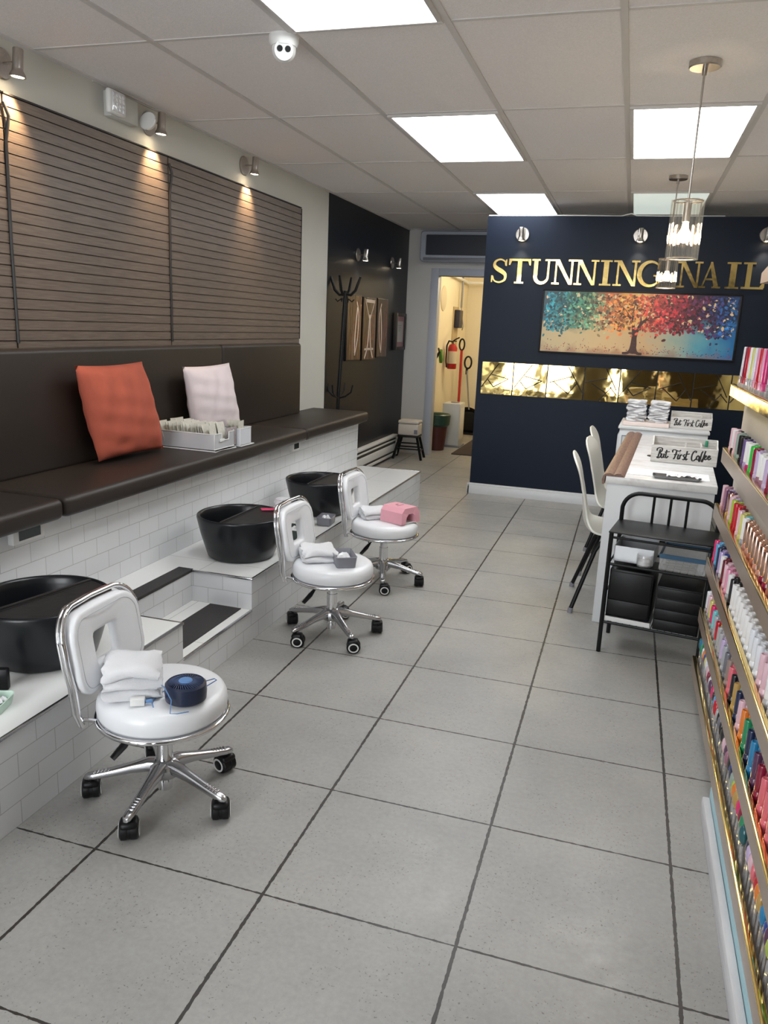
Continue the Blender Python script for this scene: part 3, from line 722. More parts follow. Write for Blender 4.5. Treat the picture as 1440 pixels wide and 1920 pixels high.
t = thing('dome_camera', 'white turret security camera on the ceiling by the nearest light', 'camera', (-1.415, 3.085, ZC-.001))
part('mount_ring', B().lathe([(0, 0), (.058, 0), (.058, -.022), (.050, -.04), (0, -.04)], 36), M_white, t)
v = Vector((1.385, -3.085, -1.05)).normalized(); Q = v.to_track_quat('Z', 'Y').to_matrix().to_4x4()
Mb = Matrix.Translation((0, 0, -.048)) @ Q
part('eyeball', B().lathe([(0, -.046)]+[(.047*math.cos(a), .047*math.sin(a)) for a in [-PI/2+PI*.84*i/14 for i in range(1, 15)]]+[(.022, .038), (0, .038)], 32, Mb), M_white, t)
part('face_plate', B().lathe([(0, .041), (.036, .041), (.038, .032), (0, .032)], 32, Mb), M_white, t)
for dx in (-.0155, .0155):
    e = part('lens', B().lathe([(0, .0455), (.010, .0455), (.0115, .041), (0, .041)], 20, Mb @ Matrix.Translation((dx, .004, 0))), M_black, t, 'black lens')

# ================================================================ PENDANTS
def pendant(x, y, zt, zb, R, label, power):
    t = thing('pendant_lamp', label, 'lamp', (x, y, ZC-.001), 0, 'glass rod pendant lamps')
    part('canopy', B().lathe([(0, 0), (.062, 0), (.062, -.020), (.058, -.024), (0, -.024)], 40), M_nickel, t)
    part('rod', B().cyl((0, 0, -.02), (0, 0, zt-ZC-.03), .0045, n=10).cyl((0, 0, -.024), (0, 0, -.05), .009, n=12), M_nickel, t)
    zt -= ZC; zb -= ZC
    b = B(); n = 20
    for i in range(n):
        a = 2*PI*i/n; b.cyl((R*math.cos(a), R*math.sin(a), zb), (R*math.cos(a), R*math.sin(a), zt), .0085, n=10)
    part('glass_shade', b, M_rod, t)
    b = B()
    for z in (zb+.004, zt-.004): b.tube([(R*math.cos(2*PI*i/40), R*math.sin(2*PI*i/40), z) for i in range(40)], .0028, 6, True)
    for i in range(3): a = 2*PI*i/3; b.tube([(0, 0, zt-.004), (R*math.cos(a), R*math.sin(a), zt-.004)], .002, 6)
    part('shade_ring', b, M_nickel, t)
    part('lamp_socket', B().cyl((0, 0, zt-.01), (0, 0, zt-.085), .016, n=16), M_nickel, t)
    zc = (zt+zb)/2-.015
    part('bulb', B().lathe([(0, zc+.05), (.010, zc+.045), (.014, zc+.02), (.026, zc), (.028, zc-.012), (.022, zc-.028), (0, zc-.036)], 20), M_bulb, t)
pendant(.157, 3.64, 2.05, 1.815, .058, 'front glass rod pendant lamp, larger and nearer, glowing warm', 1)
pendant(.178, 6.02, 2.03, 1.83, .060, 'rear glass rod pendant lamp, partly hidden behind the front one', 1)

# ================================================================ GOLD LETTERS
def strip_poly(b, pts, wid, f0, f1):
    n = len(pts); L = []; Rr = []
    for i in range(n):
        a = pts[max(i-1, 0)]; c = pts[min(i+1, n-1)]; dx, dy = c[0]-a[0], c[1]-a[1]; l = math.hypot(dx, dy); nx, ny = -dy/l, dx/l; h = (wid[i] if isinstance(wid, list) else wid)/2
        L.append((pts[i][0]+nx*h, pts[i][1]+ny*h)); Rr.append((pts[i][0]-nx*h, pts[i][1]-ny*h))
    V = [[b.bm.verts.new(f0(*L[i])), b.bm.verts.new(f0(*Rr[i])), b.bm.verts.new(f1(*Rr[i])), b.bm.verts.new(f1(*L[i]))] for i in range(n)]
    for i in range(n-1):
        for q in range(4): b.bm.faces.new((V[i][q], V[i][(q+1) % 4], V[i+1][(q+1) % 4], V[i+1][q]))
    b.bm.faces.new(V[0]); b.bm.faces.new(V[-1][::-1])
def smoothpts(p, n=5):
    out = []; m = len(p)
    for i in range(m-1):
        a, b_, c, d = p[max(i-1, 0)], p[i], p[i+1], p[min(i+2, m-1)]
        for k in range(n):
            t = k/n; f = lambda q: .5*((2*b_[q])+(-a[q]+c[q])*t+(2*a[q]-5*b_[q]+4*c[q]-d[q])*t*t+(-a[q]+3*b_[q]-3*c[q]+d[q])*t**3)
            out.append((f(0), f(1)))
    out.append(p[-1]); return out
def letter_shapes(ch):      # list of polys / strips in a unit-high box, with width
    T, S = .17, .07
    if ch == 'I': return .42, [('p', [(.02, 0), (.40, 0), (.40, S), (.02, S)]), ('p', [(.02, 1-S), (.40, 1-S), (.40, 1), (.02, 1)]), ('p', [(.21-T/2, 0), (.21+T/2, 0), (.21+T/2, 1), (.21-T/2, 1)])]
    if ch == 'T': return .86, [('p', [(.25, 0), (.61, 0), (.61, S), (.25, S)]), ('p', [(.43-T/2, 0), (.43+T/2, 0), (.43+T/2, 1), (.43-T/2, 1)]), ('p', [(.0, .91), (.86, .91), (.86, 1), (0, 1)]), ('p', [(0, .74), (.05, .74), (.12, .93), (0, .93)]), ('p', [(.86, .74), (.86, .93), (.74, .93), (.81, .74)])]
    if ch == 'N': return .94, [('p', [(.02, 0), (.32, 0), (.32, S), (.02, S)]), ('p', [(.0, 1-S), (.24, 1-S), (.24, 1), (.0, 1)]), ('p', [(.64, 1-S), (.94, 1-S), (.94, 1), (.64, 1)]), ('p', [(.135, 0), (.205, 0), (.205, .95), (.135, .95)]), ('p', [(.75, 0), (.83, 0), (.83, 1), (.75, 1)]), ('p', [(.10, 1), (.28, 1), (.83, .0), (.70, .0)])]
    if ch == 'L': return .80, [('p', [(.02, 0), (.78, 0), (.78, S+.01), (.02, S+.01)]), ('p', [(.02, 1-S), (.44, 1-S), (.44, 1), (.02, 1)]), ('p', [(.15, 0), (.32, 0), (.32, 1), (.15, 1)]), ('p', [(.62, .05), (.80, .05), (.80, .28), (.75, .28)])]
    if ch == 'A': return .86, [('p', [(.0, 0), (.28, 0), (.28, S), (.0, S)]), ('p', [(.52, 0), (.88, 0), (.88, S), (.52, S)]), ('p', [(.10, .03), (.17, .03), (.45, .92), (.41, 1)]), ('p', [(.61, .03), (.80, .03), (.47, 1), (.39, 1), (.38, .86)]), ('p', [(.22, .30), (.62, .30), (.62, .37), (.22, .37)])]
    if ch == 'U': return .84, [('p', [(.0, 1-S), (.36, 1-S), (.36, 1), (.0, 1)]), ('p', [(.56, 1-S), (.86, 1-S), (.86, 1), (.56, 1)]), ('s', [(.18, .97), (.18, .35)]+[(x, y) for x, y in arc(.445, .31, .27, PI, 2*PI, 14)]+[(.715, .35), (.715, .97)], [.17, .17]+[.165-.08*i/14 for i in range(15)]+[.085, .085])]
    if ch == 'S': 
        p = smoothpts([(.60, .72), (.56, .88), (.36, .965), (.16, .88), (.12, .72), (.24, .59), (.46, .47), (.60, .34), (.58, .14), (.36, .035), (.14, .10), (.055, .29)], 5); n = len(p)
        wd = [.06+.12*math.exp(-((i/(n-1)-.5)/.20)**2) for i in range(n)]
        return .70, [('s', p, wd), ('p', [(.59, .70), (.65, .70), (.65, .98), (.59, .95)]), ('p', [(.0, .02), (.06, .04), (.07, .31), (.0, .31)])]
    if ch == 'G':
        p = [(.47+.42*math.cos(a), .5+.465*math.sin(a)) for a in [math.radians(45+270*i/30) for i in range(31)]]
        wd = [.07+.11*math.sin(PI*i/30)**2 for i in range(31)]
        return .92, [('s', p, wd), ('p', [(.73, .08), (.86, .14), (.86, .42), (.73, .42)]), ('p', [(.60, .40), (.95, .40), (.95, .46), (.60, .46)]), ('p', [(.72, .72), (.78, .66), (.82, .66), (.82, .97), (.78, .97)])]
LET = [('S', -1.245, -1.103), ('T', -1.096, -.907), ('U', -.898, -.73), ('N', -.726, -.525), ('N', -.539, -.337), ('I', -.328, -.225), ('N', -.218, -.007), ('G', -.016, .172), ('N', .289, .481), ('A', .463, .628), ('I', .657, .772), ('L', .780, .956)]
nm = {0: 'gold letter S at the left end of the sign', 1: 'gold letter T, second letter of the sign', 2: 'gold letter U between T and N', 3: 'gold letter N directly right of the U', 4: 'gold letter N directly left of the first I', 5: 'gold letter I between two Ns, left of the pendants', 6: 'gold letter N directly left of the G', 7: 'gold letter G partly behind the rear pendant', 8: 'gold letter N beginning the second word', 9: 'gold letter A in the second word', 10: 'gold letter I in the second word, after the A', 11: 'gold letter L at the right edge of the view'}
for i, (ch, x0, x1) in enumerate(LET):
    wd, sh = letter_shapes(ch); sx = (x1-x0)/wd; H = .205; b = B(); zb = 1.897+.0045*i/11
    t0 = 7.099
    for q_, s_ in enumerate(sh):
        dz = .00035*q_
        f0 = lambda u, v: (x0+u*sx, t0-.008-dz, zb+v*H); f1 = lambda u, v: (x0+u*sx, t0, zb+v*H)
        if s_[0] == 'p': b.prism(s_[1], f0, f1)
        else: strip_poly(b, s_[1], s_[2], f0, f1)
    o = link('sign_letter', b.mesh('sign_letter', M_goldletter, 30)); tag(o, nm[i], 'letter', 'gold sign letters')

# ================================================================ PAINTING
def painting():
    t = thing('tree_painting', 'wide painting of a tree with rainbow leaves in a thin black frame', 'painting', (.015, 7.099, 1.59), 0)
    W2, H2 = .795, .268; b = B()
    for x0, x1, z0, z1 in ((-W2, W2, H2-.014, H2), (-W2, W2, -H2, -H2+.014), (-W2, -W2+.014, -H2+.014, H2-.014), (W2-.014, W2, -H2+.014, H2-.014)): b.box(x0, x1, -.03, 0, z0, z1, .002)
    part('frame', b, M_blackm, t)
    k = NT('painted_canvas', rough=.35); x = k.math('MULTIPLY_ADD', k.sep.outputs[0], 1/(2*W2), .5); z = k.math('MULTIPLY_ADD', k.sep.outputs[2], 1/(2*H2), .5)
    xn = k.math('ADD', x, k.math('MULTIPLY', k.math('SUBTRACT', k.noise(7, 4), .5), .22)); zn = k.math('ADD', z, k.math('MULTIPLY', k.math('SUBTRACT', k.noise(9, 5), .5), .45))
    up = k.ramp(xn, [(0, srgb(20, 58, 78)), (.12, srgb(40, 84, 84)), (.24, srgb(70, 110, 80)), (.36, srgb(206, 110, 60)), (.45, srgb(240, 170, 70)), (.52, srgb(238, 190, 110)), (.6, srgb(200, 56, 56)), (.72, srgb(120, 32, 52)), (.84, srgb(44, 34, 66)), (1, srgb(28, 40, 84))])
    lo = k.ramp(xn, [(0, srgb(196, 176, 130)), (.3, srgb(216, 184, 130)), (.55, srgb(214, 176, 128)), (.68, srgb(170, 180, 160)), (.82, srgb(90, 160, 178)), (1, srgb(30, 110, 170))])
    f = k.ramp(zn, [(.38, (0, 0, 0)), (.60, (1, 1, 1))])
    base = k.mix(f, lo, up); bot = k.ramp(zn, [(.0, (1, 1, 1)), (.12, (0, 0, 0))])
    k.l(k.mix(k.math('MULTIPLY', bot, .5), base, srgb(150, 70, 50)), k.b.inputs['Base Color'])
    part('canvas', B().box(-W2+.014, W2-.014, -.022, -.004, -H2+.014, H2-.014), k.m, t)
    # leaves with a colour each
    rnd = random.Random(11); bm = bmesh.new(); cl = bm.loops.layers.float_color.new('leaf_colour')
    stops = [(0, (38, 140, 160)), (.1, (60, 130, 130)), (.2, (96, 160, 120)), (.28, (150, 180, 130)), (.36, (226, 120, 66)), (.46, (246, 160, 70)), (.54, (232, 100, 70)), (.64, (206, 50, 60)), (.74, (140, 34, 56)), (.84, (90, 40, 80)), (.92, (50, 60, 120)), (1, (40, 120, 190))]
    def colat(u):
        u = min(max(u+rnd.uniform(-.06, .06), 0), 1)
        for (a, ca), (b_, cb) in zip(stops, stops[1:]):
            if u <= b_: q = (u-a)/(b_-a); return [ca[i]*(1-q)+cb[i]*q for i in range(3)]
        return stops[-1][1]
    def leaf(x, z, s, a, c, dep):
        pts = [(-s, 0), (-.4*s, .55*s), (.5*s, .45*s), (s, 0), (.5*s, -.45*s), (-.4*s, -.55*s)]
        vs_ = [bm.verts.new((x+p*math.cos(a)-q*math.sin(a), dep, z+p*math.sin(a)+q*math.cos(a))) for p, q in pts]
        fc = bm.faces.new(vs_); cc = srgb(*[min(255, max(0, q)) for q in c])
        for l in fc.loops: l[cl] = (*cc, 1)
    LW, LH = W2-.03, H2-.028
    for i in range(2300):
        u = rnd.random(); x = (u*2-1)*LW; d = abs(u-.5)*2
        lowlim = -.02-.05*math.sin(PI*u)+ (.02 if .38 < u < .62 else 0) - .05*(d > .72); z = rnd.uniform(lowlim*1.0, LH)
        if rnd.random() < .1: z -= .07*rnd.random()
        z = max(-LH, min(LH, z)); c = colat(u); g = rnd.uniform(.35, 1.35); c = [q*g for q in c]
        if rnd.random() < .06: c = [230, 200, 150]
        leaf(x, z, rnd.uniform(.009, .021), rnd.uniform(0, 6.3), c, -.0225-.0003*rnd.random()-i*1e-6)
    for i in range(220):
        u = rnd.random(); leaf((u*2-1)*LW, -LH+abs(rnd.gauss(0, .035)), rnd.uniform(.003, .007), rnd.uniform(0, 6.3), rnd.choice([(180, 70, 50), (120, 40, 40), (200, 120, 70), (60, 50, 60)]) if u < .6 else rnd.choice([(170, 60, 80), (40, 60, 90), (150, 80, 90)]), -.0229)
    me = bpy.data.meshes.new('painted_leaves'); bm.to_mesh(me); bm.free()
    lm = bpy.data.materials.new('painted_leaf'); lm.use_nodes = True; a = lm.node_tree.nodes.new('ShaderNodeAttribute'); a.attribute_name = 'leaf_colour'
    lm.node_tree.links.new(a.outputs['Color'], lm.node_tree.nodes['Principled BSDF'].inputs['Base Color']); lm.node_tree.nodes['Principled BSDF'].inputs['Roughness'].default_value = .4
    me.materials.append(lm); o = link('painted_leaves', me, t); o['kind'] = 'stuff'
    b = B(); f0 = lambda u, v: (u, -.0236, v); f1 = lambda u, v: (u, -.0232, v); tm = mat('painted_bark', srgb(84, 50, 44), .5, nz=.35, nscale=60)
    cnt = [0]
    def br(p, w0, w1):
        cnt[0] += 1; dd = cnt[0]*.00012; f0 = lambda u, v: (u, -.0236-dd, v)
        q = smoothpts(p, 5); n = len(q); strip_poly(b, q, [w0+(w1-w0)*i/(n-1) for i in range(n)], f0, f1)
    br([(-.022, -LH), (-.012, -.18), (-.010, -.10), (-.022, -.02), (-.05, .05), (-.08, .07), (-.14, .085), (-.22, .12)], .044, .004)
    br([(-.005, -LH), (.002, -.17), (.0, -.10), (.02, -.03), (.06, .03), (.12, .055), (.20, .07), (.30, .065)], .044, .004)
    br([(-.09, -LH), (-.045, -.235), (-.02, -.20), (-.012, -.15)], .02, .03); br([(.07, -LH), (.03, -.235), (.01, -.20), (.0, -.15)], .02, .03)
    br([(-.022, -.02), (-.035, .05), (-.03, .13), (-.025, .2)], .018, .003); br([(.02, -.03), (.035, .03), (.03, .08), (.055, .14)], .016, .003)
    br([(.06, .03), (.10, .09), (.16, .12)], .009, .002); br([(-.08, .07), (-.12, .04), (-.18, .03)], .006, .002); br([(-.05, .05), (-.10, .12), (-.16, .16)], .008, .002)
    part('painted_tree', b, tm, t)
    b = B()
    for x, z, s in ((-.74, .20, .014), (-.755, .14, .014), (.42, .14, .022), (.50, .19, .024), (.60, .16, .020), (.545, .09, .026), (.56, .00, .026), (.74, .20, .026), (.73, .12, .018), (.62, -.03, .015), (.47, .155, .016)):
        b.prism([(x-s, z-.1*s), (x, z+.25*s), (x+.2*s, z+1.1*s), (x+.45*s, z+.2*s), (x+s, z+.35*s), (x+.4*s, z-.3*s), (x, z-.5*s)], f0, f1)
    part('painted_birds', b, mat('painted_bird', srgb(214, 190, 190), .5, nz=.5, nscale=18), t)
painting()

# ================================================================ GOLD MIRROR TILES
edges = [-1.27, -.983, -.683, -.363, -.066, .235, .527, .82, 1.115]
wh = ['first gold mirror tile at the left end of the band', 'second gold mirror tile from the left of the band', 'third gold mirror tile from the left, left of the tall chairs', 'fourth gold mirror tile from the left of the band', 'fifth gold mirror tile, above the towel stacks', 'sixth gold mirror tile, above the far wooden box', 'seventh gold mirror tile, left of the lit top shelf', 'eighth gold mirror tile, behind the lit top shelf']
for i in range(8):
    x0, x1 = edges[i]+.004, edges[i+1]-.004; z0, z1 = .93, 1.215; t = thing('mirror_tile', wh[i], 'mirror tile', ((x0+x1)/2, 7.099, (z0+z1)/2), 0, 'gold mirror tiles on the partition')
    hw, hh = (x1-x0)/2, (z1-z0)/2; part('mirror', B().box(-hw, hw, -.006, 0, -hh, hh, .001, 1), M_mirror, t)
    L = [((-1, -.6), (.1, 1)), ((-.35, .25), (.75, .0)), ((.75, .0), (-.2, -.55)), ((-.6, -.1), (-.2, -.55))]
    if i % 3 == 2: L = [((.1, 1), (1, -.6)), ((.35, .4), (-.9, -.05)), ((-.7, .05), (.2, -.7)), ((.2, -.7), (.65, .0))]
    if i % 3 == 0 and i: L = [((.2, 1), (.9, -.3)), ((.3, .4), (-1, .1)), ((-.6, .05), (.3, -.5)), ((.6, -.1), (-.1, -1)), ((.5, -.1), (.95, -.6))]
    b = B()
    for (a, c) in L: b.tube([(a[0]*hw*.98, -.0066, a[1]*hh*.98), (c[0]*hw*.98, -.0066, c[1]*hh*.98)], .0042, 4)
    b.box(-hw-.004, -hw, -.0065, 0, -hh, hh)
    part('black_inlay', b, M_strip, t)

# ================================================================ WHITE CHAIRS
def chair_parts():
    P = {}
    # profile in x-z (front edge of seat at +x), back at -x
    pr = smoothpts([(.245, .428), (.22, .44), (.12, .435), (.0, .425), (-.10, .425), (-.165, .445), (-.195, .50), (-.205, .58), (-.218, .68), (-.245, .78), (-.285, .86)], 4); n = len(pr); m = 15
    def wid(s):       # s 0 front .. 1 top
        if s < .12: return .17+.04*(s/.12)
        if s < .45: return .21
        if s < .62: return .21-.055*(s-.45)/.17
        e = (s-.62)/.38
        return (.155+.025*e)*(1-max(0, (e-.72)/.28)**2.2*.75)
    b = B()
    def fn(off):
        def g(i, j):
            x, z = pr[i]; s = i/(n-1); u = (j/(m-1)*2-1); w_ = wid(s); y = u*w_
            d = (pr[min(i+1, n-1)][0]-pr[max(i-1, 0)][0], pr[min(i+1, n-1)][1]-pr[max(i-1, 0)][1]); l = math.hypot(*d); nx, nz = -d[1]/l, d[0]/l
            if nz < 0 and s < .5: nx, nz = -nx, -nz
            dish = .030*u*u*math.sin(PI*min(1, max(0, (s-.05)/.75)))
            # normal pointing up / forward
            fx, fz = (-(d[1])/l*-1, d[0]/l*-1)
            return (x+fx*(dish+off), y, z+fz*(dish+off))
        return g
    A = b.grid(fn(0), n, m); C = b.grid(fn(-.010), n, m)
    for i in range(n-1):
        for j in (0, m-1): b.bm.faces.new((A[i][j], A[i+1][j], C[i+1][j], C[i][j]) if j else (A[i+1][j], A[i][j], C[i][j], C[i+1][j]))
    for j in range(m-1):
        for i in (0, n-1): b.bm.faces.new((A[i][j+1], A[i][j], C[i][j], C[i][j+1]) if i else (A[i][j], A[i][j+1], C[i][j+1], C[i][j]))
    P['shell'] = b.mesh('shell', M_bone, 60)
    for nm_, sx, sy in (('leg', 1, 1), ('leg', 1, -1), ('leg', -1, 1), ('leg', -1, -1)):
        if sx < 0: pts = [(.02, .10*sy, .405), (-.06, .125*sy, .403), (-.10, .14*sy, .385), (-.125, .155*sy, .34), (-.225, .235*sy, .012)]
        else: pts = [(.02, .12*sy, .405), (.10, .135*sy, .403), (.14, .15*sy, .385), (.16, .16*sy, .34), (.215, .215*sy, .012)]
        P[('leg', sx, sy)] = B().tube(pts, .0115, 10).mesh('leg', M_blackm, 60)
        P[('cap', sx, sy)] = B().cyl((pts[-1][0]+.003, pts[-1][1], .028), (pts[-1][0], pts[-1][1], .0), .0145, n=12).mesh('foot_cap', M_greybox, 60)
    P['mount'] = B().box(-.08, .12, -.12, .12, .395, .412, .003).mesh('seat_mount', M_blackm)
    return P
CP = chair_parts()
for x, y, rz, lb in ((.045, 4.44, .05, 'white shell chair with black legs nearest the viewer, left of the desk'), (.085, 5.12, -.12, 'middle white shell chair with black legs, partly behind the nearest one'), (.075, 5.74, -.05, 'farthest white shell chair, only its back top showing')):
    t = thing('shell_chair', lb, 'chair', (x, y, 0), rz, 'white chairs beside the desk')
    link('shell', CP['shell'], t); link('seat_mount', CP['mount'], t)
    for sx in (1, -1):
        for sy in (1, -1): l = link('leg', CP[('leg', sx, sy)], t); link('foot_cap', CP[('cap', sx, sy)], l)

# ================================================================ DESK AND WHAT STANDS ON IT
DR = -.055; DM = Matrix.Translation((-.045, 4.10, 0)) @ Matrix.Rotation(DR, 4, 'Z')
def dw(x, y, z): return tuple(DM @ Vector((x, y, z)))
t = thing('manicure_desk', 'long white manicure desk with marbled top and brown armrest edge', 'desk', dw(0, 0, 0), DR)
b = B(); b.box(0, .515, 0, .03, 0, .757, .003).box(0, .515, 1.90, 1.93, 0, .757, .003).box(.40, .43, .03, 1.9, .12, .757, .002)
part('panel', b, M_whitep, t)
k = NT('marbled_top', rough=.3); c = k.ramp(k.noise(5, 6, (1, 2.5, 1), .7), [(.35, srgb(196, 190, 186)), (.5, srgb(222, 221, 220)), (.7, srgb(228, 228, 228))]); k.l(c, k.b.inputs['Base Color'])
part('desk_top', B().box(-.008, .523, -.008, 1.94, .757, .795, .003), k.m, t)
b = B(); ap = [(-.024, .752), (-.027, .775), (-.022, .797), (-.006, .809), (.014, .811), (.030, .804), (.046, .811), (.064, .810), (.080, .800), (.083, .7955), (-.012, .7955), (-.014, .752)]
for q in ((0, 1, 2, 10, 11), (2, 3, 4, 5, 10), (5, 6, 7, 8, 9, 10)): b.prism([ap[i] for i in q], lambda u, v: (u, -.010, v), lambda u, v: (u, 1.935, v))
bmesh.ops.remove_doubles(b.bm, verts=b.bm.verts, dist=.0002)
part('armrest', b, M_brown, t, 'brown padded armrest along the desk edge')
t = thing('side_cabinet', 'white low cabinet behind the desk, under the towel stacks', 'cabinet', (-.02, 6.12, -.012), -.04)
part('cabinet_body', B().box(0, .62, 0, .62, .012, .83, .004), M_whitep, t)
part('cabinet_door', B().box(-.012, 0, .04, .58, .05, .78, .003), M_whitep, t)
part('cabinet_top', B().box(-.01, .63, -.012, .63, .83, .85, .003), M_whitep, t)
part('side_frame', B().box(.02, .026, -.006, 0, .1, .78).box(.02, .26, -.006, 0, .775, .781), M_greybox, t)
o = link('towel_tray', B().box(-.165, .165, -.09, .09, 0, .032, .006).mesh('towel_tray', mat('pinkish_white', srgb(230, 214, 208), .5)), None, (.165, 6.24, .839), -.04)
tag(o, 'pinkish white flat tray beneath the two towel stacks', 'tray')
tm = None
for s in range(2):
    for i in range(6):
        me = folded_towel(.135, .12, 2, .0115, 30+i+7*s); 
        o = link('rolled_towel', me, None, (.09+.158*s+random.uniform(-.005, .005), 6.24, .8725+.0262*i)); o.rotation_euler = (0, 0, random.uniform(-.08, .08)+PI*(i % 2))
        tag(o, 'folded white towel, %s from the bottom of the %s stack' % (ORD[i], ('left', 'right')[s]), 'towel', 'folded towels stacked behind the desk')
STROKES = [[(345, 420), (322, 490), (300, 560)], [(290, 445), (300, 408), (345, 395), (375, 408), (368, 445), (325, 482)], [(325, 482), (353, 492), (350, 530), (322, 558), (292, 562), (290, 540)],
           [(370, 490), (353, 540), (365, 562), (388, 540), (405, 490)], [(405, 490), (395, 545), (410, 562)], [(448, 430), (427, 530), (432, 562), (452, 552), (468, 528)], [(412, 468), (455, 462), (497, 458)],
           [(545, 470), (540, 442), (570, 425), (612, 442), (650, 450), (672, 430)], [(608, 440), (582, 520), (560, 572), (545, 570)], [(560, 507), (615, 497)],
           [(635, 500), (618, 555), (624, 580), (645, 562)], [(650, 474), (653, 480)], [(662, 508), (646, 580)], [(652, 545), (674, 508), (692, 515)], [(738, 500), (708, 522), (728, 550), (715, 588), (690, 580)],
           [(775, 445), (742, 570), (752, 590), (772, 570)], [(745, 502), (812, 490)], [(905, 472), (917, 450), (890, 446), (855, 490), (838, 560), (850, 600), (880, 595), (908, 568)],
           [(945, 518), (920, 540), (920, 580), (945, 582), (960, 548), (945, 518), (968, 540)], [(1022, 445), (1000, 480), (978, 560), (962, 612), (952, 592), (988, 560)], [(1062, 440), (1035, 520), (1008, 612), (995, 600), (1022, 562)],
           [(1040, 552), (1066, 536), (1066, 515), (1044, 525), (1038, 560), (1054, 582), (1082, 562)], [(1092, 555), (1122, 540), (1124, 518), (1100, 530), (1094, 562), (1110, 582), (1146, 555)]]
def coffee_box(loc, rz, label, wdt, H, D):
    t = thing('desk_organizer', label, 'organizer box', loc, rz, 'wooden organizer boxes with lettering')
    b = B(); w_ = .008
    b.box(-wdt/2, wdt/2, 0, w_, 0, H, .0015, 1); part('front_board', b, M_ww, t)
    b = B(); b.box(-wdt/2, wdt/2, D-w_, D, 0, H*1.35, .001, 1).box(-wdt/2, wdt/2, w_, D-w_, 0, .006).box(wdt*.24, wdt*.24+.006, w_, D-w_, .006, H*1.1).box(wdt*.24, wdt/2, D*.45, D*.45+.005, .006, H)
    for s in (-1, 1):
        x = s*(wdt/2-w_/2); b.prism([(w_, 0), (D, 0), (D, H*1.35), (D*.75, H*1.35), (D*.4, H*1.1), (w_, H)], lambda u, v: (x-w_/2, u, v), lambda u, v: (x+w_/2, u, v))
    part('compartment', b, M_ww, t)
    b = B()
    for st in STROKES:
        q = []
        for (px_, py_) in st:
            yy = py_-345-(px_-210)*.076; xx = px_-210+yy*.125
            q.append(((xx/1050-.5)*wdt, H*(1-yy/280)))
        q = smoothpts(q, 4) if len(q) > 2 else q
        n = len(q); sc = wdt/1050; wl = []
        for i in range(n):
            a = q[max(i-1, 0)]; c = q[min(i+1, n-1)]; an = abs(math.sin(math.atan2(c[1]-a[1], c[0]-a[0])))
            wl.append(sc*(13+12*an))
        strip_poly(b, q, wl, lambda u, v: (u, -.0012, v), lambda u, v: (u, .0, v))
    part('lettering', b, M_ink, t, 'black brush lettering reading But First Coffee')
    return t
coffee_box((.350, 4.71, .796), -.05, 'near whitewashed wooden box with black script on the desk', .355, .098, .17)
coffee_box((.482, 6.22, .839), -.05, 'far whitewashed wooden box with black script beside the towel stacks', .29, .085, .17)
o = link('marker', B().cyl((0, 0, 0), (.0, .01, .12), .008, n=10).mesh('marker', mat('marker_green', srgb(40, 150, 110), .4)), None, (.475, 4.845, .803))
tag(o, 'green tube standing in the near wooden box', 'tube')
o = link('bottle', B().lathe([(0, 0), (.012, 0), (.012, .07), (.005, .08), (.005, .105), (0, .106)], 14).mesh('bottle', M_white), None, (.36, 4.80, .803)); tag(o, 'small white bottle inside the near wooden box', 'bottle')
o = link('armrest_hole', B().lathe([(0, 0), (.032, 0), (.032, .004), (.0, .005)], 24).mesh('armrest_hole', M_black), None, dw(.19, .85, .7955)); o.name = 'dark_dish'; tag(o, 'small flat dark round dish left of the near wooden box', 'dish')
o = link('paper_sheet', B().box(-.20, .20, -.11, .11, 0, .002).mesh('paper_sheet', M_tissue), None, dw(.29, .22, .7955), DR); tag(o, 'white paper mat lying on the near end of the desk', 'paper')
t = thing('metal_tray', 'shallow dark metal tray on the near end of the desk', 'tray', dw(.33, .10, .798), DR+.02)
b = B(); rr = rrect(.23, .085, .01, 4); prof = [(.92, 0), (1, .014), (1.02, .014), (.9, .003)]
V = b.grid(lambda i, j: (rr[i][0]*prof[j][0], rr[i][1]*prof[j][0], prof[j][1]), len(rr), 4, True); b.bm.faces.new([v[3] for v in V]); b.bm.faces.new([v[0] for v in V][::-1])
part('tray_body', b, mat('dark_steel', (.25, .25, .26), .35, 1), t)
rnd = random.Random(9); b = B()
b.grid(lambda i, j: (-.06+.17*i/14, -.03+.06*j/8+.008*math.sin(i), .006+.011*abs(math.sin(1.3*i+.9*j))+.008*math.exp(-((i-9)/3)**2)), 15, 9)
o = link('wrapped_file', b.mesh('wrapped_file', M_tissue, 30), None, dw(.34, .10, .800), DR); tag(o, 'crumpled white wipe on the dark metal tray', 'wipe')

# ================================================================ BLACK CART
CR = -.14
t = thing('utility_cart', 'black metal shelf cart with arched back in front of the desk', 'cart', (.005, 3.70, 0), CR)
cw, cdp = .445, .275
def cwz(x, y, z): return tuple(Matrix.Translation((.005, 3.70, 0)) @ Matrix.Rotation(CR, 4, 'Z') @ Vector((x, y, z)))
for x in (0, cw): part('leg', B().tube([(x, 0, 0), (x, 0, .60)], .0105, 10), M_blackm, t)
pts = [(0, cdp, 0), (0, cdp, .67)]+[(x, cdp, z) for x, z in arc(.085, .66, .085, PI, PI/2, 8)][1:]+[(cw-x, cdp, z) for x, z in arc(.085, .66, .085, PI, PI/2, 8)[::-1]]+[(cw, cdp, .66), (cw, cdp, 0)]
part('arched_frame', B().tube(pts, .0105, 10), M_blackm, t)
for x in (.145, .223, .30): part('back_bar', B().cyl((x, cdp, .60), (x, cdp, .742), .0065, n=8), M_blackm, t)
part('shelf', B().box(-.012, cw+.012, -.012, cdp+.01, .597, .604, .002), M_blackm, t)
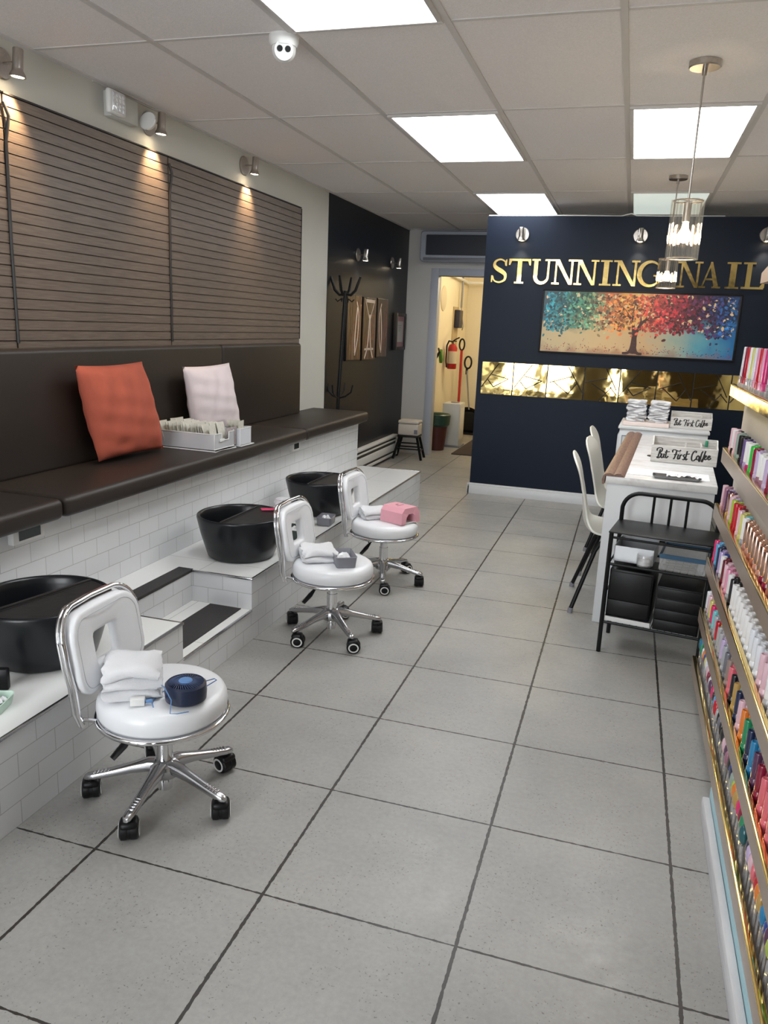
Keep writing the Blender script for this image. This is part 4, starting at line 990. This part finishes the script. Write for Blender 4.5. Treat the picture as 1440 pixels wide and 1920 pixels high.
def rails(z):
    b = B(); b.tube([(0, 0, z), (cw, 0, z), (cw, cdp, z), (0, cdp, z)], .007, 8, True)
    for i in range(1, 14): b.cyl((cw*i/14, 0, z), (cw*i/14, cdp, z), .002, n=5)
    return b
for z in (.445, .155): part('shelf', rails(z), M_blackm, t)
part('rail', B().cyl((0, 0, .575), (cw, 0, .575), .006, n=8).cyl((0, cdp, .52), (cw, cdp, .52), .006, n=8).cyl((0, 0, .30), (0, cdp, .30), .005, n=6).cyl((cw, 0, .30), (cw, cdp, .30), .005, n=6), M_blackm, t)
M_met = mat('brushed_steel_pan', (.62, .63, .65), .35, .8)
def cobj(name, b, m, x, y, z, label, cat, grp=None):
    o = link(name, b.mesh(name, m), None, cwz(x, y, z), CR); return tag(o, label, cat, grp)
b = B(); b.box(-.09, .09, -.11, -.107, 0, .075).box(-.09, .09, .107, .11, 0, .075).box(-.09, -.087, -.11, .11, 0, .075).box(.087, .09, -.11, .11, 0, .075).box(-.09, .09, -.11, .11, 0, .003)
cobj('steel_bin', b, M_met, .105, .150, .4535, 'shiny silver bin on the middle shelf of the black cart', 'bin')
tj = thing('cotton_jar', 'clear round jar of cotton on the black cart middle shelf', 'jar', cwz(.158, .028, .4535), CR)
part('glass_body', B().lathe([(.0, 0), (.033, 0), (.036, .01), (.036, .05), (.034, .055), (.033, .05), (.033, .006), (0, .005)], 28), M_acr, tj)
part('cotton', B().lathe([(0, .006), (.03, .006), (.031, .025), (.02, .035), (.0, .03)], 20), M_tissue, tj)
tj = thing('clear_box', 'clear plastic box with blue rim on the right of the cart shelf', 'box', cwz(.325, .13, .4535), CR)
b = B(); b.box(-.1, .1, -.12, -.117, 0, .055).box(-.1, .1, .117, .12, 0, .055).box(-.1, -.097, -.12, .12, 0, .055).box(.097, .1, -.12, .12, 0, .055).box(-.1, .1, -.12, .12, 0, .003)
part('box_body', b, M_acr, tj)
b = B(); b.box(-.103, .103, -.123, -.117, .055, .075).box(-.103, .103, .117, .123, .055, .075).box(-.103, -.097, -.117, .117, .055, .075).box(.097, .103, -.117, .117, .055, .075)
part('blue_rim', b, mat('blue_plastic', srgb(24, 74, 104), .4), tj, 'deep blue rim')
rnd = random.Random(6)
for i in range(7):
    o = link('nail_tool', B().box(-.07, .07, -.006, .006, 0, .004, .001).mesh('nail_tool', mat('tool_grey', srgb(120, 116, 110), .4)), None, cwz(.315+rnd.uniform(-.01, .01), .04+.025*i, .458+.0048*(i % 2)), CR+rnd.uniform(-.25, .25))
    tag(o, 'thin grey nail tool in the clear blue-rimmed box, %s from its front' % ORD[i], 'tool', 'nail tools in the clear box')
tj = thing('drawer_box', 'glossy black drawer box on the left of the cart bottom shelf', 'drawer box', cwz(.11, .14, .184), CR)
part('box_body', B().box(-.10, .10, -.12, .12, 0, .235, .005), M_black, tj)
part('drawer', B().box(-.094, .094, -.128, -.12, .09, .225, .003), M_black, tj); part('drawer', B().box(-.094, .094, -.128, -.12, .008, .085, .003), M_black, tj)
b = B(); b.box(-.105, .105, -.135, .12, 0, .005).box(-.105, .105, -.135, -.131, .005, .022).box(-.105, -.101, -.131, .12, .005, .03)
cobj('white_tray', b, M_white, .113, .14, .1625, 'flat white tray beneath the left black drawer box', 'tray')
tj = thing('drawer_box', 'matte black stacked drawer box on the right of the cart bottom shelf', 'drawer box', cwz(.33, .12, .163), CR)
part('box_body', B().box(-.10, .10, -.12, .12, 0, .215, .004), M_black, tj)
for i in range(4): part('drawer', B().box(-.095, .095, -.127, -.12, .006+.052*i, .054+.052*i, .002), M_black, tj)

# ================================================================ POLISH RACK
RX, RY0, RY1, RB = .40, .95, 3.44, .466
t = thing('polish_rack', 'wall rack of gold-edged shelves packed with nail polish along the right side', 'rack')
part('back_board', B().box(RB, RB+.02, RY0, 3.50, .02, 1.27, .002), M_rackface, t)
ROWS = [1.07, .836, .602, .377, .153]
def shelf(zt, y1, h=.06, m=None):
    sh = part('shelf', B().box(RX+.004, RB, RY0, y1-.004, zt-h, zt-h+.005), M_rackface, t)
    b = B(); b.box(RX, RX+.004, RY0, y1, zt-h, zt-.004); b.box(RX+.004, RB, y1-.004, y1, zt-h, zt-.01)
    l = link('front_lip', b.mesh('front_lip', m or M_lipf), sh)
    b = B(); b.box(RX-.001, RX+.016, RY0, y1, zt-.009, zt, .003)
    l = link('gold_edge', b.mesh('gold_edge', M_golds), sh); l['label'] = 'shiny gold top edge of the shelf lip'
M_lipf = mat('bronze_mirror_lip', (.42, .32, .25), .28, .35, nz=.1, nscale=8)
for z in ROWS: shelf(z, RY1)
M_lipg = mat('gold_mirror_lip', (1.0, .78, .33), .14, 1, nz=.1, nscale=20, bump=.2, bscale=8)
shelf(1.326, RY1+.03, .048, M_lipg)
# upper small gold shelf end; its beige reflection is painted as base colour
t2 = thing('upper_shelf', 'gold shelf end with painted beige reflection at the right edge, below the letter L', 'shelf', (0, 0, 0))
part('shelf_board', B().prism([(3.07, 1.69), (.95, 1.66), (.95, 1.71), (2.9, 1.745), (3.07, 1.725)], lambda u, v: (RX, u, v), lambda u, v: (RX+.10, u, v)), mat('beige_reflection', srgb(190, 164, 150), .5), t2)
part('bracket', B().box(RX+.05, RX+.06, .95, 1.0, 1.326, 1.68).box(RX+.03, RX+.08, 2.0, 2.02, 1.30, 1.68), M_acr, t2)
# base boards
o = link('base_board', B().box(.375, .398, RY0, 2.46, 0, .062, .005).mesh('base_board', M_scuff)); tag(o, 'scuffed white low board on the floor under the polish rack', 'board')
o = link('skirting_strip', B().box(.399, .46, RY0, 2.48, 0, .090, .003).mesh('skirting_strip', M_lblue)); tag(o, 'light blue low strip behind the scuffed white floor board', 'strip')

BOD = {}
def bottle_meshes(col, kind):
    key = (col, kind)
    if key in BOD: return BOD[key]
    if kind == 'clear': bm_ = M_acr2
    else: bm_ = mat('polish_%d_%d_%d' % col, srgb(*col), .22, coat=.5)
    cm = {'capw': mat('cap_white', srgb(232, 230, 230), .3), 'capk': mat('cap_black', srgb(30, 28, 30), .3), 'capg': mat('cap_rose_gold', (.80, .50, .38), .2, 1), 'same': None, 'clear': mat('polish_%d_%d_%d' % col, srgb(*col), .22, coat=.5)}[kind] or bm_
    body = B().lathe([(0, 0), (.0125, 0), (.0138, .002), (.0138, .060), (.011, .066), (0, .066)], 18).mesh('bottle_body', bm_, 40)
    cap = B().lathe([(0, .066), (.0118, .066), (.0125, .068), (.0115, .134), (.0105, .137), (.0085, .1375), (.007, .1345), (0, .1345)], 18).mesh('cap', cm, 40)
    lab = B().lathe([(.0139, .022), (.0140, .022), (.0140, .044), (.0139, .044)], 14, None, True, PI-.7, PI+.7).mesh('paper_label', M_labelp, 40) if kind in ('capw', 'capk') else None
    BOD[key] = (body, cap, lab); return BOD[key]
M_acr2 = glass('clear_bottle', (.9, .9, .92), .2, .7, .3, (.7, .7, .72)); M_labelp = mat('bottle_label', srgb(214, 210, 206), .5, nz=.5, nscale=500)
def seq(segs, n):
    out = []
    for c, kd, cnt in segs: out += [(c, kd)]*cnt
    while len(out) < n: out += out[::-1]
    return out[:n]
CN = {}
P_ = lambda name, r, g, b_: (CN.setdefault((r, g, b_), name), (r, g, b_))[1]
lpink = P_('pale pink', 224, 186, 198); grn = P_('grey-green', 150, 168, 158); dark = P_('near-black', 34, 32, 38); pur = P_('purple', 110, 88, 140); mag = P_('magenta', 206, 50, 120); neon = P_('neon green', 60, 190, 70)
mauve = P_('mauve', 160, 110, 130); lil = P_('lilac', 196, 176, 212); lime = P_('lime green', 168, 190, 70); red = P_('red', 190, 28, 44); mar = P_('maroon', 110, 26, 44); yel = P_('pale yellow', 208, 200, 120); rose = P_('rose gold', 196, 140, 122); cop = P_('copper', 170, 100, 76)
hot = P_('hot pink', 222, 46, 110); sky_ = P_('sky blue', 100, 170, 214); navy = P_('navy', 34, 44, 78); lav = P_('lavender', 176, 158, 204); blu = P_('blue', 40, 68, 150); wht = P_('white', 224, 226, 232); pkg = P_('pink glitter', 222, 150, 178); slv = P_('silver', 170, 172, 180)
taupe = P_('taupe', 150, 132, 126); aqua = P_('aqua', 120, 200, 206); coral = P_('coral pink', 224, 110, 122); gold_ = P_('ochre', 186, 150, 84); teal = P_('teal', 40, 96, 104); ora = P_('orange', 226, 128, 52); em = P_('green', 40, 140, 96); cya = P_('cyan blue', 40, 130, 180); wine = P_('wine red', 140, 30, 60); grey = P_('grey', 112, 112, 122); plum = P_('plum', 92, 56, 88); ltgrey = P_('light grey', 176, 174, 176)
random.seed(21)
R0 = seq([(lpink, 'same', 2), (dark, 'capw', 1), (slv, 'capk', 1), (lpink, 'same', 1), (grn, 'same', 3), (grn, 'capk', 1), (dark, 'capk', 2), (navy, 'same', 1), (pur, 'same', 2), (lav, 'capw', 1), (mag, 'capw', 2), (neon, 'same', 2), (wine, 'same', 2), (lil, 'same', 2), (mauve, 'capw', 2)], 34)
R1 = seq([(lpink, 'same', 1), (mauve, 'same', 2), (lil, 'same', 1), (plum, 'same', 2), (gold_, 'capg', 1), (lpink, 'same', 2), (lil, 'same', 1), (lime, 'same', 2), (red, 'same', 3), (mar, 'same', 1), (lpink, 'same', 1), (yel, 'same', 2), (aqua, 'same', 1), (slv, 'capw', 1), (rose, 'capg', 5), (cop, 'capg', 4), (rose, 'capg', 4), (wine, 'capg', 3), (cop, 'capg', 4), (rose, 'same', 3)], 42)
R2 = seq([(hot, 'same', 1), (sky_, 'same', 2), (navy, 'same', 2), (lav, 'same', 2), (blu, 'same', 1), (ltgrey, 'capw', 1), (mar, 'same', 2), (lpink, 'same', 2), (pkg, 'same', 3), (slv, 'capw', 1), (dark, 'same', 3), (wht, 'capw', 14), (wht, 'same', 6), (lpink, 'same', 4), (ltgrey, 'capw', 3)], 48)
R3 = seq([(wht, 'clear', 1), (lpink, 'clear', 2), (yel, 'clear', 2), (pkg, 'clear', 1), (hot, 'clear', 2), (aqua, 'clear', 2), (slv, 'clear', 2), (red, 'clear', 1), (lime, 'clear', 1), (ltgrey, 'clear', 3), (lil, 'clear', 2), (slv, 'same', 2), (grey, 'same', 2), (taupe, 'same', 2), (coral, 'same', 2), (hot, 'same', 1), (dark, 'same', 2), (gold_, 'same', 1), (grn, 'same', 1), (navy, 'same', 2), (lpink, 'same', 2), (ora, 'same', 2), (em, 'same', 2), (navy, 'same', 2), (cya, 'same', 2), (plum, 'same', 2), (wine, 'same', 2), (coral, 'same', 3)], 54)
shn = ['second', 'third', 'fourth', 'fifth']
for r, (zt, sq) in enumerate(zip(ROWS, (R0, R1, R2, R3))):
    y = RY1-.03; pitch = .0335
    for i, (c, kd) in enumerate(sq):
        body, cap, lab = bottle_meshes(c, kd)
        loc = (RX+.030+(.014 if i % 2 else 0)*1.0, y-i*pitch*.93, zt-.0545)
        word = ' clear' if kd == 'clear' else ''
        capn = {'capw': 'white', 'capk': 'black', 'capg': 'rose gold'}.get(kd)
        lb = CN[c]+word+' polish bottle'+(', %s cap' % capn if capn else '')+', %s from far end, %s shelf down' % (ordw(i), shn[r])
        tb = thing('polish_bottle', lb, 'bottle', loc, random.uniform(-.4, .4), 'nail polish bottles on the %s shelf' % shn[r])
        bo = link('bottle_body', body, tb); link('cap', cap, tb)
        if lab: link('paper_label', lab, bo)
# top shelf: taller clear bottles with long applicator stems
random.seed(5)
tops = [(wht, 'far'), (red, ''), (wine, ''), (blu, ''), (red, ''), (dark, ''), (wht, ''), (yel, ''), (yel, ''), (slv, ''), (wht, ''), (dark, ''), (pkg, ''), (ltgrey, ''), (red, ''), (wht, ''), (pkg, ''), (slv, ''), (mag, ''), (wht, '')]
TB = {}
for i, (c, _) in enumerate(tops):
    if c not in TB:
        mm = mat('polish_%d_%d_%d' % c, srgb(*c), .22, coat=.5)
        TB[c] = (B().box(-.011, .011, -.011, .011, 0, .075, .003).mesh('bottle_body', mm if c in (red, wine, blu, pkg, mag) else M_acr2), B().lathe([(0, .075), (.009, .075), (.010, .08), (.0075, .185), (.006, .188), (0, .188)], 14).mesh('cap', mm, 40), B().box(-.0115, .0115, -.0115, .0115, .02, .05).mesh('paper_label', M_labelp))
    bo_, ca_, la_ = TB[c]
    tb = thing('polish_bottle', 'tall slim %s nail art bottle, %s from far end of top shelf' % (CN[c], ordw(i)), 'bottle', (RX+.032+(.013 if i % 2 else 0), RY1-.01-i*.031, 1.2845), random.uniform(-.15, .15), 'nail art bottles on the top shelf')
    bo = link('bottle_body', bo_, tb); link('cap', ca_, tb); link('paper_label', la_, bo)
# bottom shelf: colour swatch sticks
random.seed(8)
sw = [teal, cya, em, wht, ora, blu, yel, wht, wht, lpink, wine, mar, wht, plum, hot, dark, sky_, hot, red, ltgrey, dark, grey, dark, dark, dark, lpink, plum, mauve, dark, blu, navy, grn, lime, ora, gold_, hot, wine, em, em, teal, navy, lil, lpink, coral, red, ora, gold_, cya, blu, plum, lime, em]
SW = {}
for i, c in enumerate(sw):
    if c not in SW:
        mm = mat('polish_%d_%d_%d' % c, srgb(*c), .22, coat=.5)
        sp_ = B().lathe([(0, .095), (.004, .097), (.0098, .108), (.0118, .122), (.0100, .137), (.0050, .146), (0, .148)], 14, Matrix.Diagonal((.8, 1.3, 1.06, 1)))
        SW[c] = (sp_.mesh('painted_tip', mm, 60), B().box(-.002, .002, -.004, .004, 0, .099).mesh('stick', M_acr2))
    for k in range(2):
        tb = thing('colour_swatch', '%s swatch stick, %s from far end, %s row, bottom shelf' % (CN[c], ordw(i), ('front', 'back')[k]), 'swatch', (RX+.026+.022*k, RY1-.03-i*.036-.016*k, .0985+.004*k), random.uniform(-.3, .3), 'colour swatches on the bottom shelf')
        tb.rotation_euler = (random.uniform(-.12, .12), 0, random.uniform(-.5, .5))
        link('painted_tip', SW[c][0], tb); link('stick', SW[c][1], tb)

# ================================================================ REAR LEFT: COAT RACK, ART, HEATER, STOOL
t = thing('coat_rack', 'black metal coat rack standing beside the bench end', 'coat rack', (-2.45, 6.62, 0))
part('pole', B().tube([(-.03, 0, .02), (-.012, 0, .9), (.025, 0, 1.77)], .016, 10).tube([(-.055, .0, .02), (.012, .02, 1.75)], .006, 6), M_blackm, t)
for i in range(4):
    a = i*PI/2+.0; c, s = math.cos(a)*.95, math.sin(a)
    part('hook', B().tube([(.02+.0*c, 0, 1.74), (.02+.055*c, .05*s, 1.735), (.02+.10*c, .1*s, 1.775), (.02+.125*c, .13*s, 1.84), (.02+.145*c, .15*s, 1.89)], [.010, .012, .013, .012, .009], 8).tube([(.02+.03*c, .035*s, 1.705), (.02+.07*c, .08*s, 1.68), (.02+.09*c, .1*s, 1.70)], .006, 6), M_blackm, t)
for i in range(4):
    a = i*PI/2; c, s = math.cos(a), math.sin(a)
    kk = .95 if c > -.5 else .75
    part('hook', B().tube([(-.015, 0, .84), (-.015+.07*c*kk, .08*s, .86), (-.015+.125*c*kk, .14*s, .90), (-.015+.14*c*kk, .16*s, .965)], [.008, .008, .008, .006], 8), M_blackm, t)
for i in range(3):
    a = i*2*PI/3+.3; part('foot', B().tube([(-.03, 0, .06), (-.03+.07*math.cos(a), .12*math.sin(a), .05), (-.03+.085*math.cos(a), .2*math.sin(a), .01)], .01, 8), M_blackm, t)

M_gloss = NT('glossy_print', rough=.22); k = M_gloss
cc = k.ramp(k.noise(4, 5, (1, 1, .5), .7), [(.3, srgb(26, 22, 24)), (.5, srgb(58, 34, 28)), (.60, srgb(104, 62, 48)), (.8, srgb(40, 38, 48))]); k.l(cc, k.b.inputs['Base Color'])
k.b.inputs['Specular IOR Level'].default_value = .35; k.bump(k.noise(5, 2, (1, 2, .6)), .6, .02)
M_gold2 = mat('print_gold', srgb(200, 186, 130), .3, .3); M_pale = mat('print_pale', srgb(214, 200, 190), .3)
for i, (y0, y1, z0, z1, lb) in enumerate(((7.01, 7.42, 1.15, 1.765, 'left panel of the glossy tower triptych, beside the coat rack'), (7.47, 7.885, 1.142, 1.757, 'middle panel of the glossy triptych showing a pale lattice tower'), (7.93, 8.295, 1.16, 1.765, 'right panel of the glossy tower triptych, beside the certificate'))):
    t = thing('art_panel', lb, 'wall art', (XL+.005, y0, z0), 0, 'glossy tower triptych'); w_, h_ = y1-y0, z1-z0
    part('panel_edge', B().box(0, .018, 0, w_, 0, h_, .002), M_black, t); part('glossy_print', B().box(.018, .020, .008, w_-.008, .008, h_-.008), k.m, t)
    b = B(); f0 = lambda u, v: (.0212, u, v); f1 = lambda u, v: (.020, u, v)
    if i == 1:
        for s in (-1, 1):
            strip_poly(b, smoothpts([(w_/2+s*.13, .02), (w_/2+s*.07, .10), (w_/2+s*.03, .22), (w_/2+s*.008, .45)], 5), .022, f0, f1); strip_poly(b, [(w_/2+s*.15, h_-.02), (w_/2+s*.02, h_-.2)], .014, f0, f1)
        b.prism([(w_/2-.14, .10), (w_/2+.14, .10), (w_/2+.14, .12), (w_/2-.14, .12)], f0, f1); b.prism([(w_/2-.15, h_-.05), (w_/2+.15, h_-.05), (w_/2+.15, h_-.02), (w_/2-.15, h_-.02)], f0, f1)
        part('printed_tower', b, M_pale, t)
    else:
        s = 1 if i == 0 else -1; cx_ = w_/2
        strip_poly(b, smoothpts([(cx_+s*.03, .05), (cx_+s*.10, .2), (cx_+s*.12, .42), (cx_+s*.06, .55)], 5), .016, f0, f1); strip_poly(b, smoothpts([(cx_+s*.03, .07), (cx_+s*.03, .25), (cx_+s*.08, .5)], 5), .022, f0, f1)
        part('pale_streak', b, M_pale, t)  # pale curved streaks laid over the dark glossy panel
t = thing('framed_certificate', 'dark-framed certificate with pink mat on the dark rear wall', 'picture', (XL+.005, 8.57, 1.225))
part('frame', B().box(0, .045, 0, .035, 0, .41, .003).box(0, .03, .395, .43, 0, .41, .003).box(0, .03, .035, .395, 0, .035, .003).box(0, .03, .035, .395, .375, .41, .003), M_strip, t)
part('mat_board', B().box(0, .014, .035, .395, .035, .375), mat('dusty_pink', srgb(150, 110, 118), .5), t)
pp = part('certificate_paper', B().box(.014, .016, .09, .35, .09, .32), mat('grey_paper', srgb(176, 176, 180), .6), t)
b = B(); 
for i in range(4): b.box(.016, .0166, .14+.01*i, .28-.01*i, .27-.02*i, .278-.02*i)
part('printed_line', b, M_greybox, t)
t = thing('baseboard_heater', 'white baseboard heater with dark slots along the dark wall', 'heater', (XL+.005, 6.75, 0))
part('heater_body', B().box(0, .05, 0, 1.98, .03, .26, .004), mat('heater_inner', srgb(50, 46, 44), .6), t)
part('front_cover', B().box(.05, .062, .0, 1.98, .085, .165, .004).box(.0, .062, 0, 1.98, .235, .262, .006).box(.05, .060, .0, 1.98, .03, .06, .003).box(.05, .0615, 0, 1.98, .195, .212, .002), M_white, t)
part('end_cap', B().box(0, .066, 1.96, 2.0, .025, .265, .008), M_white, t)
t = thing('low_stool', 'small black wooden stool by the doorway under the white box', 'stool', (-2.345, 8.70, 0), .1)
part('seat', B().box(-.125, .125, -.12, .12, .255, .275, .006), M_blackm, t)
for sx in (-1, 1):
    for sy in (-1, 1): part('leg', B().tube([(sx*.10, sy*.09, .26), (sx*.165, sy*.12, .0)], .016, 6), M_blackm, t)
part('rung', B().cyl((-.13, -.10, .12), (.13, -.10, .12), .009, n=6).cyl((-.13, .10, .12), (.13, .10, .12), .009, n=6).cyl((-.11, -.10, .19), (.11, -.10, .19), .009, n=6).cyl((-.14, -.1, .10), (-.14, .1, .10), .009, n=6).cyl((.14, -.1, .10), (.14, .1, .10), .009, n=6), M_blackm, t)
t = thing('towel_warmer', 'off-white rounded box appliance on the small black stool', 'appliance', (-2.345, 8.70, .276), .05)
part('warmer_body', B().box(-.12, .12, -.10, .10, 0, .13, .015, 3), mat('warm_white', srgb(214, 204, 192), .4), t); part('warmer_lid', B().box(-.122, .122, -.102, .102, .132, .170, .014, 3), mat('warm_white', (1, 1, 1)), t)
part('control_knob', B().box(.07, .11, -.105, -.10, .02, .07, .004), M_greybox, t)
# AC / air unit over the door
t = thing('wall_air_unit', 'long grey-framed wall unit with dark inset above the doorway', 'air unit', (-2.40, YB-.001, 2.215))
W2 = 1.15
b = B(); rr = rrect(W2, .33, .035, 6); ri = rrect(W2-.13, .22, .012, 6)
V = []
prof = [(rr, 0), (rr, -.11), (None, -.125), (ri, -.125), (ri, -.08)]
def fnp(i, j):
    base_, yy = prof[j]
    if base_ is None: u = (rr[i][0]*.985, rr[i][1]*.95)
    else: u = base_[i]
    o_ = .015 if base_ is ri else 0
    return (W2/2+u[0], yy, .165+u[1]+o_)
b.grid(fnp, len(rr), 5, True); part('outer_frame', b, mat('blue_grey_frame', srgb(172, 178, 190), .4), t)
part('dark_inset', B().box(.05, W2-.05, -.09, -.08, .06, .30), mat('navy_inset', srgb(26, 30, 44), .35), t)
part('louvre', B().box(.04, W2-.04, -.13, -.1, .012, .045, .006), M_greybox, t)

# ================================================================ STORAGE ROOM
lp = bpy.data.lights.new('storage_bulb', 'POINT'); lp.energy = 15; lp.color = (1, .86, .62); lp.shadow_soft_size = .12
t = thing('ceiling_bulb', 'warm lamp of the storage room, out of sight above the doorway', 'light', (-1.35, 10.2, 2.49))
part('lamp_base', B().lathe([(0, 0), (.06, 0), (.05, -.03), (0, -.03)], 20), M_white, t); part('globe', B().lathe([(0, -.03), (.05, -.05), (.06, -.08), (.04, -.12), (0, -.13)], 20), M_glow, t)
o = bpy.data.objects.new('storage_bulb', lp); COL.objects.link(o); o.parent = t; o.location = (0, 0, -.24)
SX = -2.36
t = thing('fire_extinguisher', 'red fire extinguisher hanging on the storage room wall', 'extinguisher', (SX+.11, 10.30, .97))
part('cylinder', B().lathe([(0, 0), (.055, 0), (.062, .01), (.062, .27), (.045, .31), (.02, .325), (0, .325)], 24), M_red, t)
part('paper_label', B().lathe([(.063, .07), (.064, .07), (.064, .23), (.063, .23)], 16, None, True, -2.4, .2), mat('ext_label', srgb(210, 196, 170), .5), t)
part('valve_handle', B().tube([(0, 0, .325), (0, 0, .36), (.04, -.02, .385), (.09, -.03, .41)], .009, 6).tube([(0, 0, .36), (.05, 0, .36)], .008, 6), M_black, t)
part('hose', B().tube([(0, 0, .35), (-.04, -.06, .36), (-.06, -.085, .3), (-.06, -.085, .1), (-.05, -.08, .02)], .011, 7), M_black, t)
o = link('dust_brush', B().tube([(0, 0, .0), (.02, -.06, .07), (.06, -.03, .15), (.03, .03, .19)], [.02, .018, .015, .012], 8).mesh('dust_brush', M_black), None, (SX+.03, 9.68, 1.05)); tag(o, 'black looped brush hanging left of the fire extinguisher', 'brush')
o = link('green_cloth', B().box(-.01, .03, -.04, .04, 0, .16, .008).mesh('green_cloth', M_grn), None, (SX+.075, 9.80, 1.08)); o.rotation_euler = (.6, 0, 0); tag(o, 'bright green cloth hanging beside the fire extinguisher', 'cloth')
o = link('power_box', B().box(0, .07, -.12, .12, 0, .24, .01).mesh('power_box', mat('device_dark', srgb(40, 42, 58), .4)), None, (SX+.012, 10.85, 1.50)); tag(o, 'dark electrical box on the storage room wall under a conduit', 'electrical box')
o = link('box_backboard', B().box(0, .01, -.17, .15, 0, .60).mesh('box_backboard', mat('board_tan', srgb(190, 170, 132), .6)), None, (SX+.001, 10.85, 1.18)); tag(o, 'tan board behind the dark electrical box', 'board')
o = link('conduit', B().tube([(0, 0, 0), (0, 0, .62)], .014, 6).tube([(0, 0, .0), (.05, -.05, -.25), (.02, .04, -.30)], .006, 6).mesh('conduit', M_greybox), None, (SX+.05, 10.98, 1.775)); tag(o, 'grey vertical conduit rising from the electrical box', 'conduit')
o = link('ceiling_pipe', B().tube([(SX+.05, 9.3, 2.20), (SX+.06, 11.3, 2.13), (-.75, 11.3, 2.13)], .02, 8).mesh('ceiling_pipe', M_white)); tag(o, 'white pipe running round the storage room below the ceiling', 'pipe')
o = link('wall_plate', B().lathe([(0, .02), (.10, .018), (.155, .006), (.16, 0), (0, 0)], 32, Matrix.Rotation(PI/2, 4, 'Y')).mesh('wall_plate', mat('plate_beige', srgb(212, 202, 176), .6)), None, (SX+.001, 10.08, 1.86)); tag(o, 'faint round beige disc high on the storage room wall', 'disc')
t = thing('red_broom', 'long red pole with black loop handle leaning in the storage corner', 'broom', (-2.215, 10.75, 0))
part('pole', B().tube([(0, 0, .02), (-.03, .12, 1.20)], .018, 8), M_red, t); part('loop_handle', B().tube([(-.03+.035*math.sin(a), .12, 1.28+.075*math.cos(a)) for a in [2*PI*i/20 for i in range(20)]], .012, 6, True), M_black, t)
part('broom_head', B().box(-.06, .06, -.04, .04, 0, .06, .01), M_black, t)
t = thing('snow_shovel', 'black shovel with D-shaped handle leaning in the storage room', 'shovel', (-2.25, 11.1, 0), 0)
part('shaft', B().tube([(.10, .1, .36), (0, .25, .92)], .011, 8), M_greybox, t); part('d_handle', B().tube([(.01+.05*math.sin(a), .26, 1.02+.085*math.cos(a)) for a in [2*PI*i/20 for i in range(20)]], .014, 6, True).cyl((0, .25, .85), (.0, .255, .95), .018, n=8), M_black, t)
b = B(); b.grid(lambda i, j: (-.06+.28*i/8, .05+.22*(1-(j/6)**2)*.5+.05*math.sin(PI*i/8), .015+.38*j/6*(1-.1*abs(i/4-1)**2)), 9, 7); b.box(-.06, .22, .04, .30, .01, .03)
part('blade', b.box(-.05, .21, .10, .26, .02, .34, .05, 4), M_blackm, t)
t = thing('waste_bin', 'maroon waste bin with a green bag just inside the doorway', 'bin', (-2.215, 9.52, 0))
t.scale = (1.3, 1.3, 1.0)
part('bin_body', B().lathe([(0, 0), (.075, 0), (.105, .40), (.10, .40), (.07, .01), (0, .01)], 28), M_maroon, t)
part('bin_bag', B().lathe([(.098, .30), (.115, .32), (.12, .38), (.124, .44), (.11, .455), (.09, .44), (.085, .36)], 28), M_green, t, 'dark green bag folded over the rim')
t = thing('water_dispenser', 'white floor appliance with round top behind the waste bin', 'appliance', (-2.10, 9.97, 0))
part('cabinet_body', B().box(-.13, .10, -.15, .16, .02, .56, .012), mat('dispenser_white', srgb(206, 208, 206), .35), t)
part('front_panel', B().box(.10, .105, -.12, .12, .1, .50, .003), M_white, t); part('round_cap', B().lathe([(0, .575), (.05, .572), (.055, .56), (0, .56)], 24), M_greybox, t); part('base_foot', B().box(-.12, .12, -.17, .16, 0, .02), M_greybox, t)
o = link('door_mat', B().box(-.30, .32, -.75, .75, 0, .012, .004).mesh('door_mat', M_mat), None, (-1.66, 10.0, .0005)); tag(o, 'dark brown mat on the floor inside the storage doorway', 'mat')
o = link('cardboard_flap', B().box(-.09, .06, -.004, .02, 0, .085).mesh('cardboard_flap', mat('dark_brown_card', srgb(76, 66, 56), .7)), None, (-2.27, 9.75, .645)); o.rotation_euler = (0, .15, .2)
bpy.data.objects.remove(o)
# wall hook dot and white cable on partition top
o = link('white_cable', B().tube([(-1.30, 7.095, 2.455), (-1.0, 7.12, 2.458), (-.6, 7.11, 2.46), (-.2, 7.12, 2.457), (-.12, 7.11, 2.475), (-.08, 7.11, 2.459), (.1, 7.12, 2.457), (.6, 7.12, 2.458)], .005, 6).mesh('white_cable', M_white)); tag(o, 'white cable lying along the top of the navy partition', 'cable')
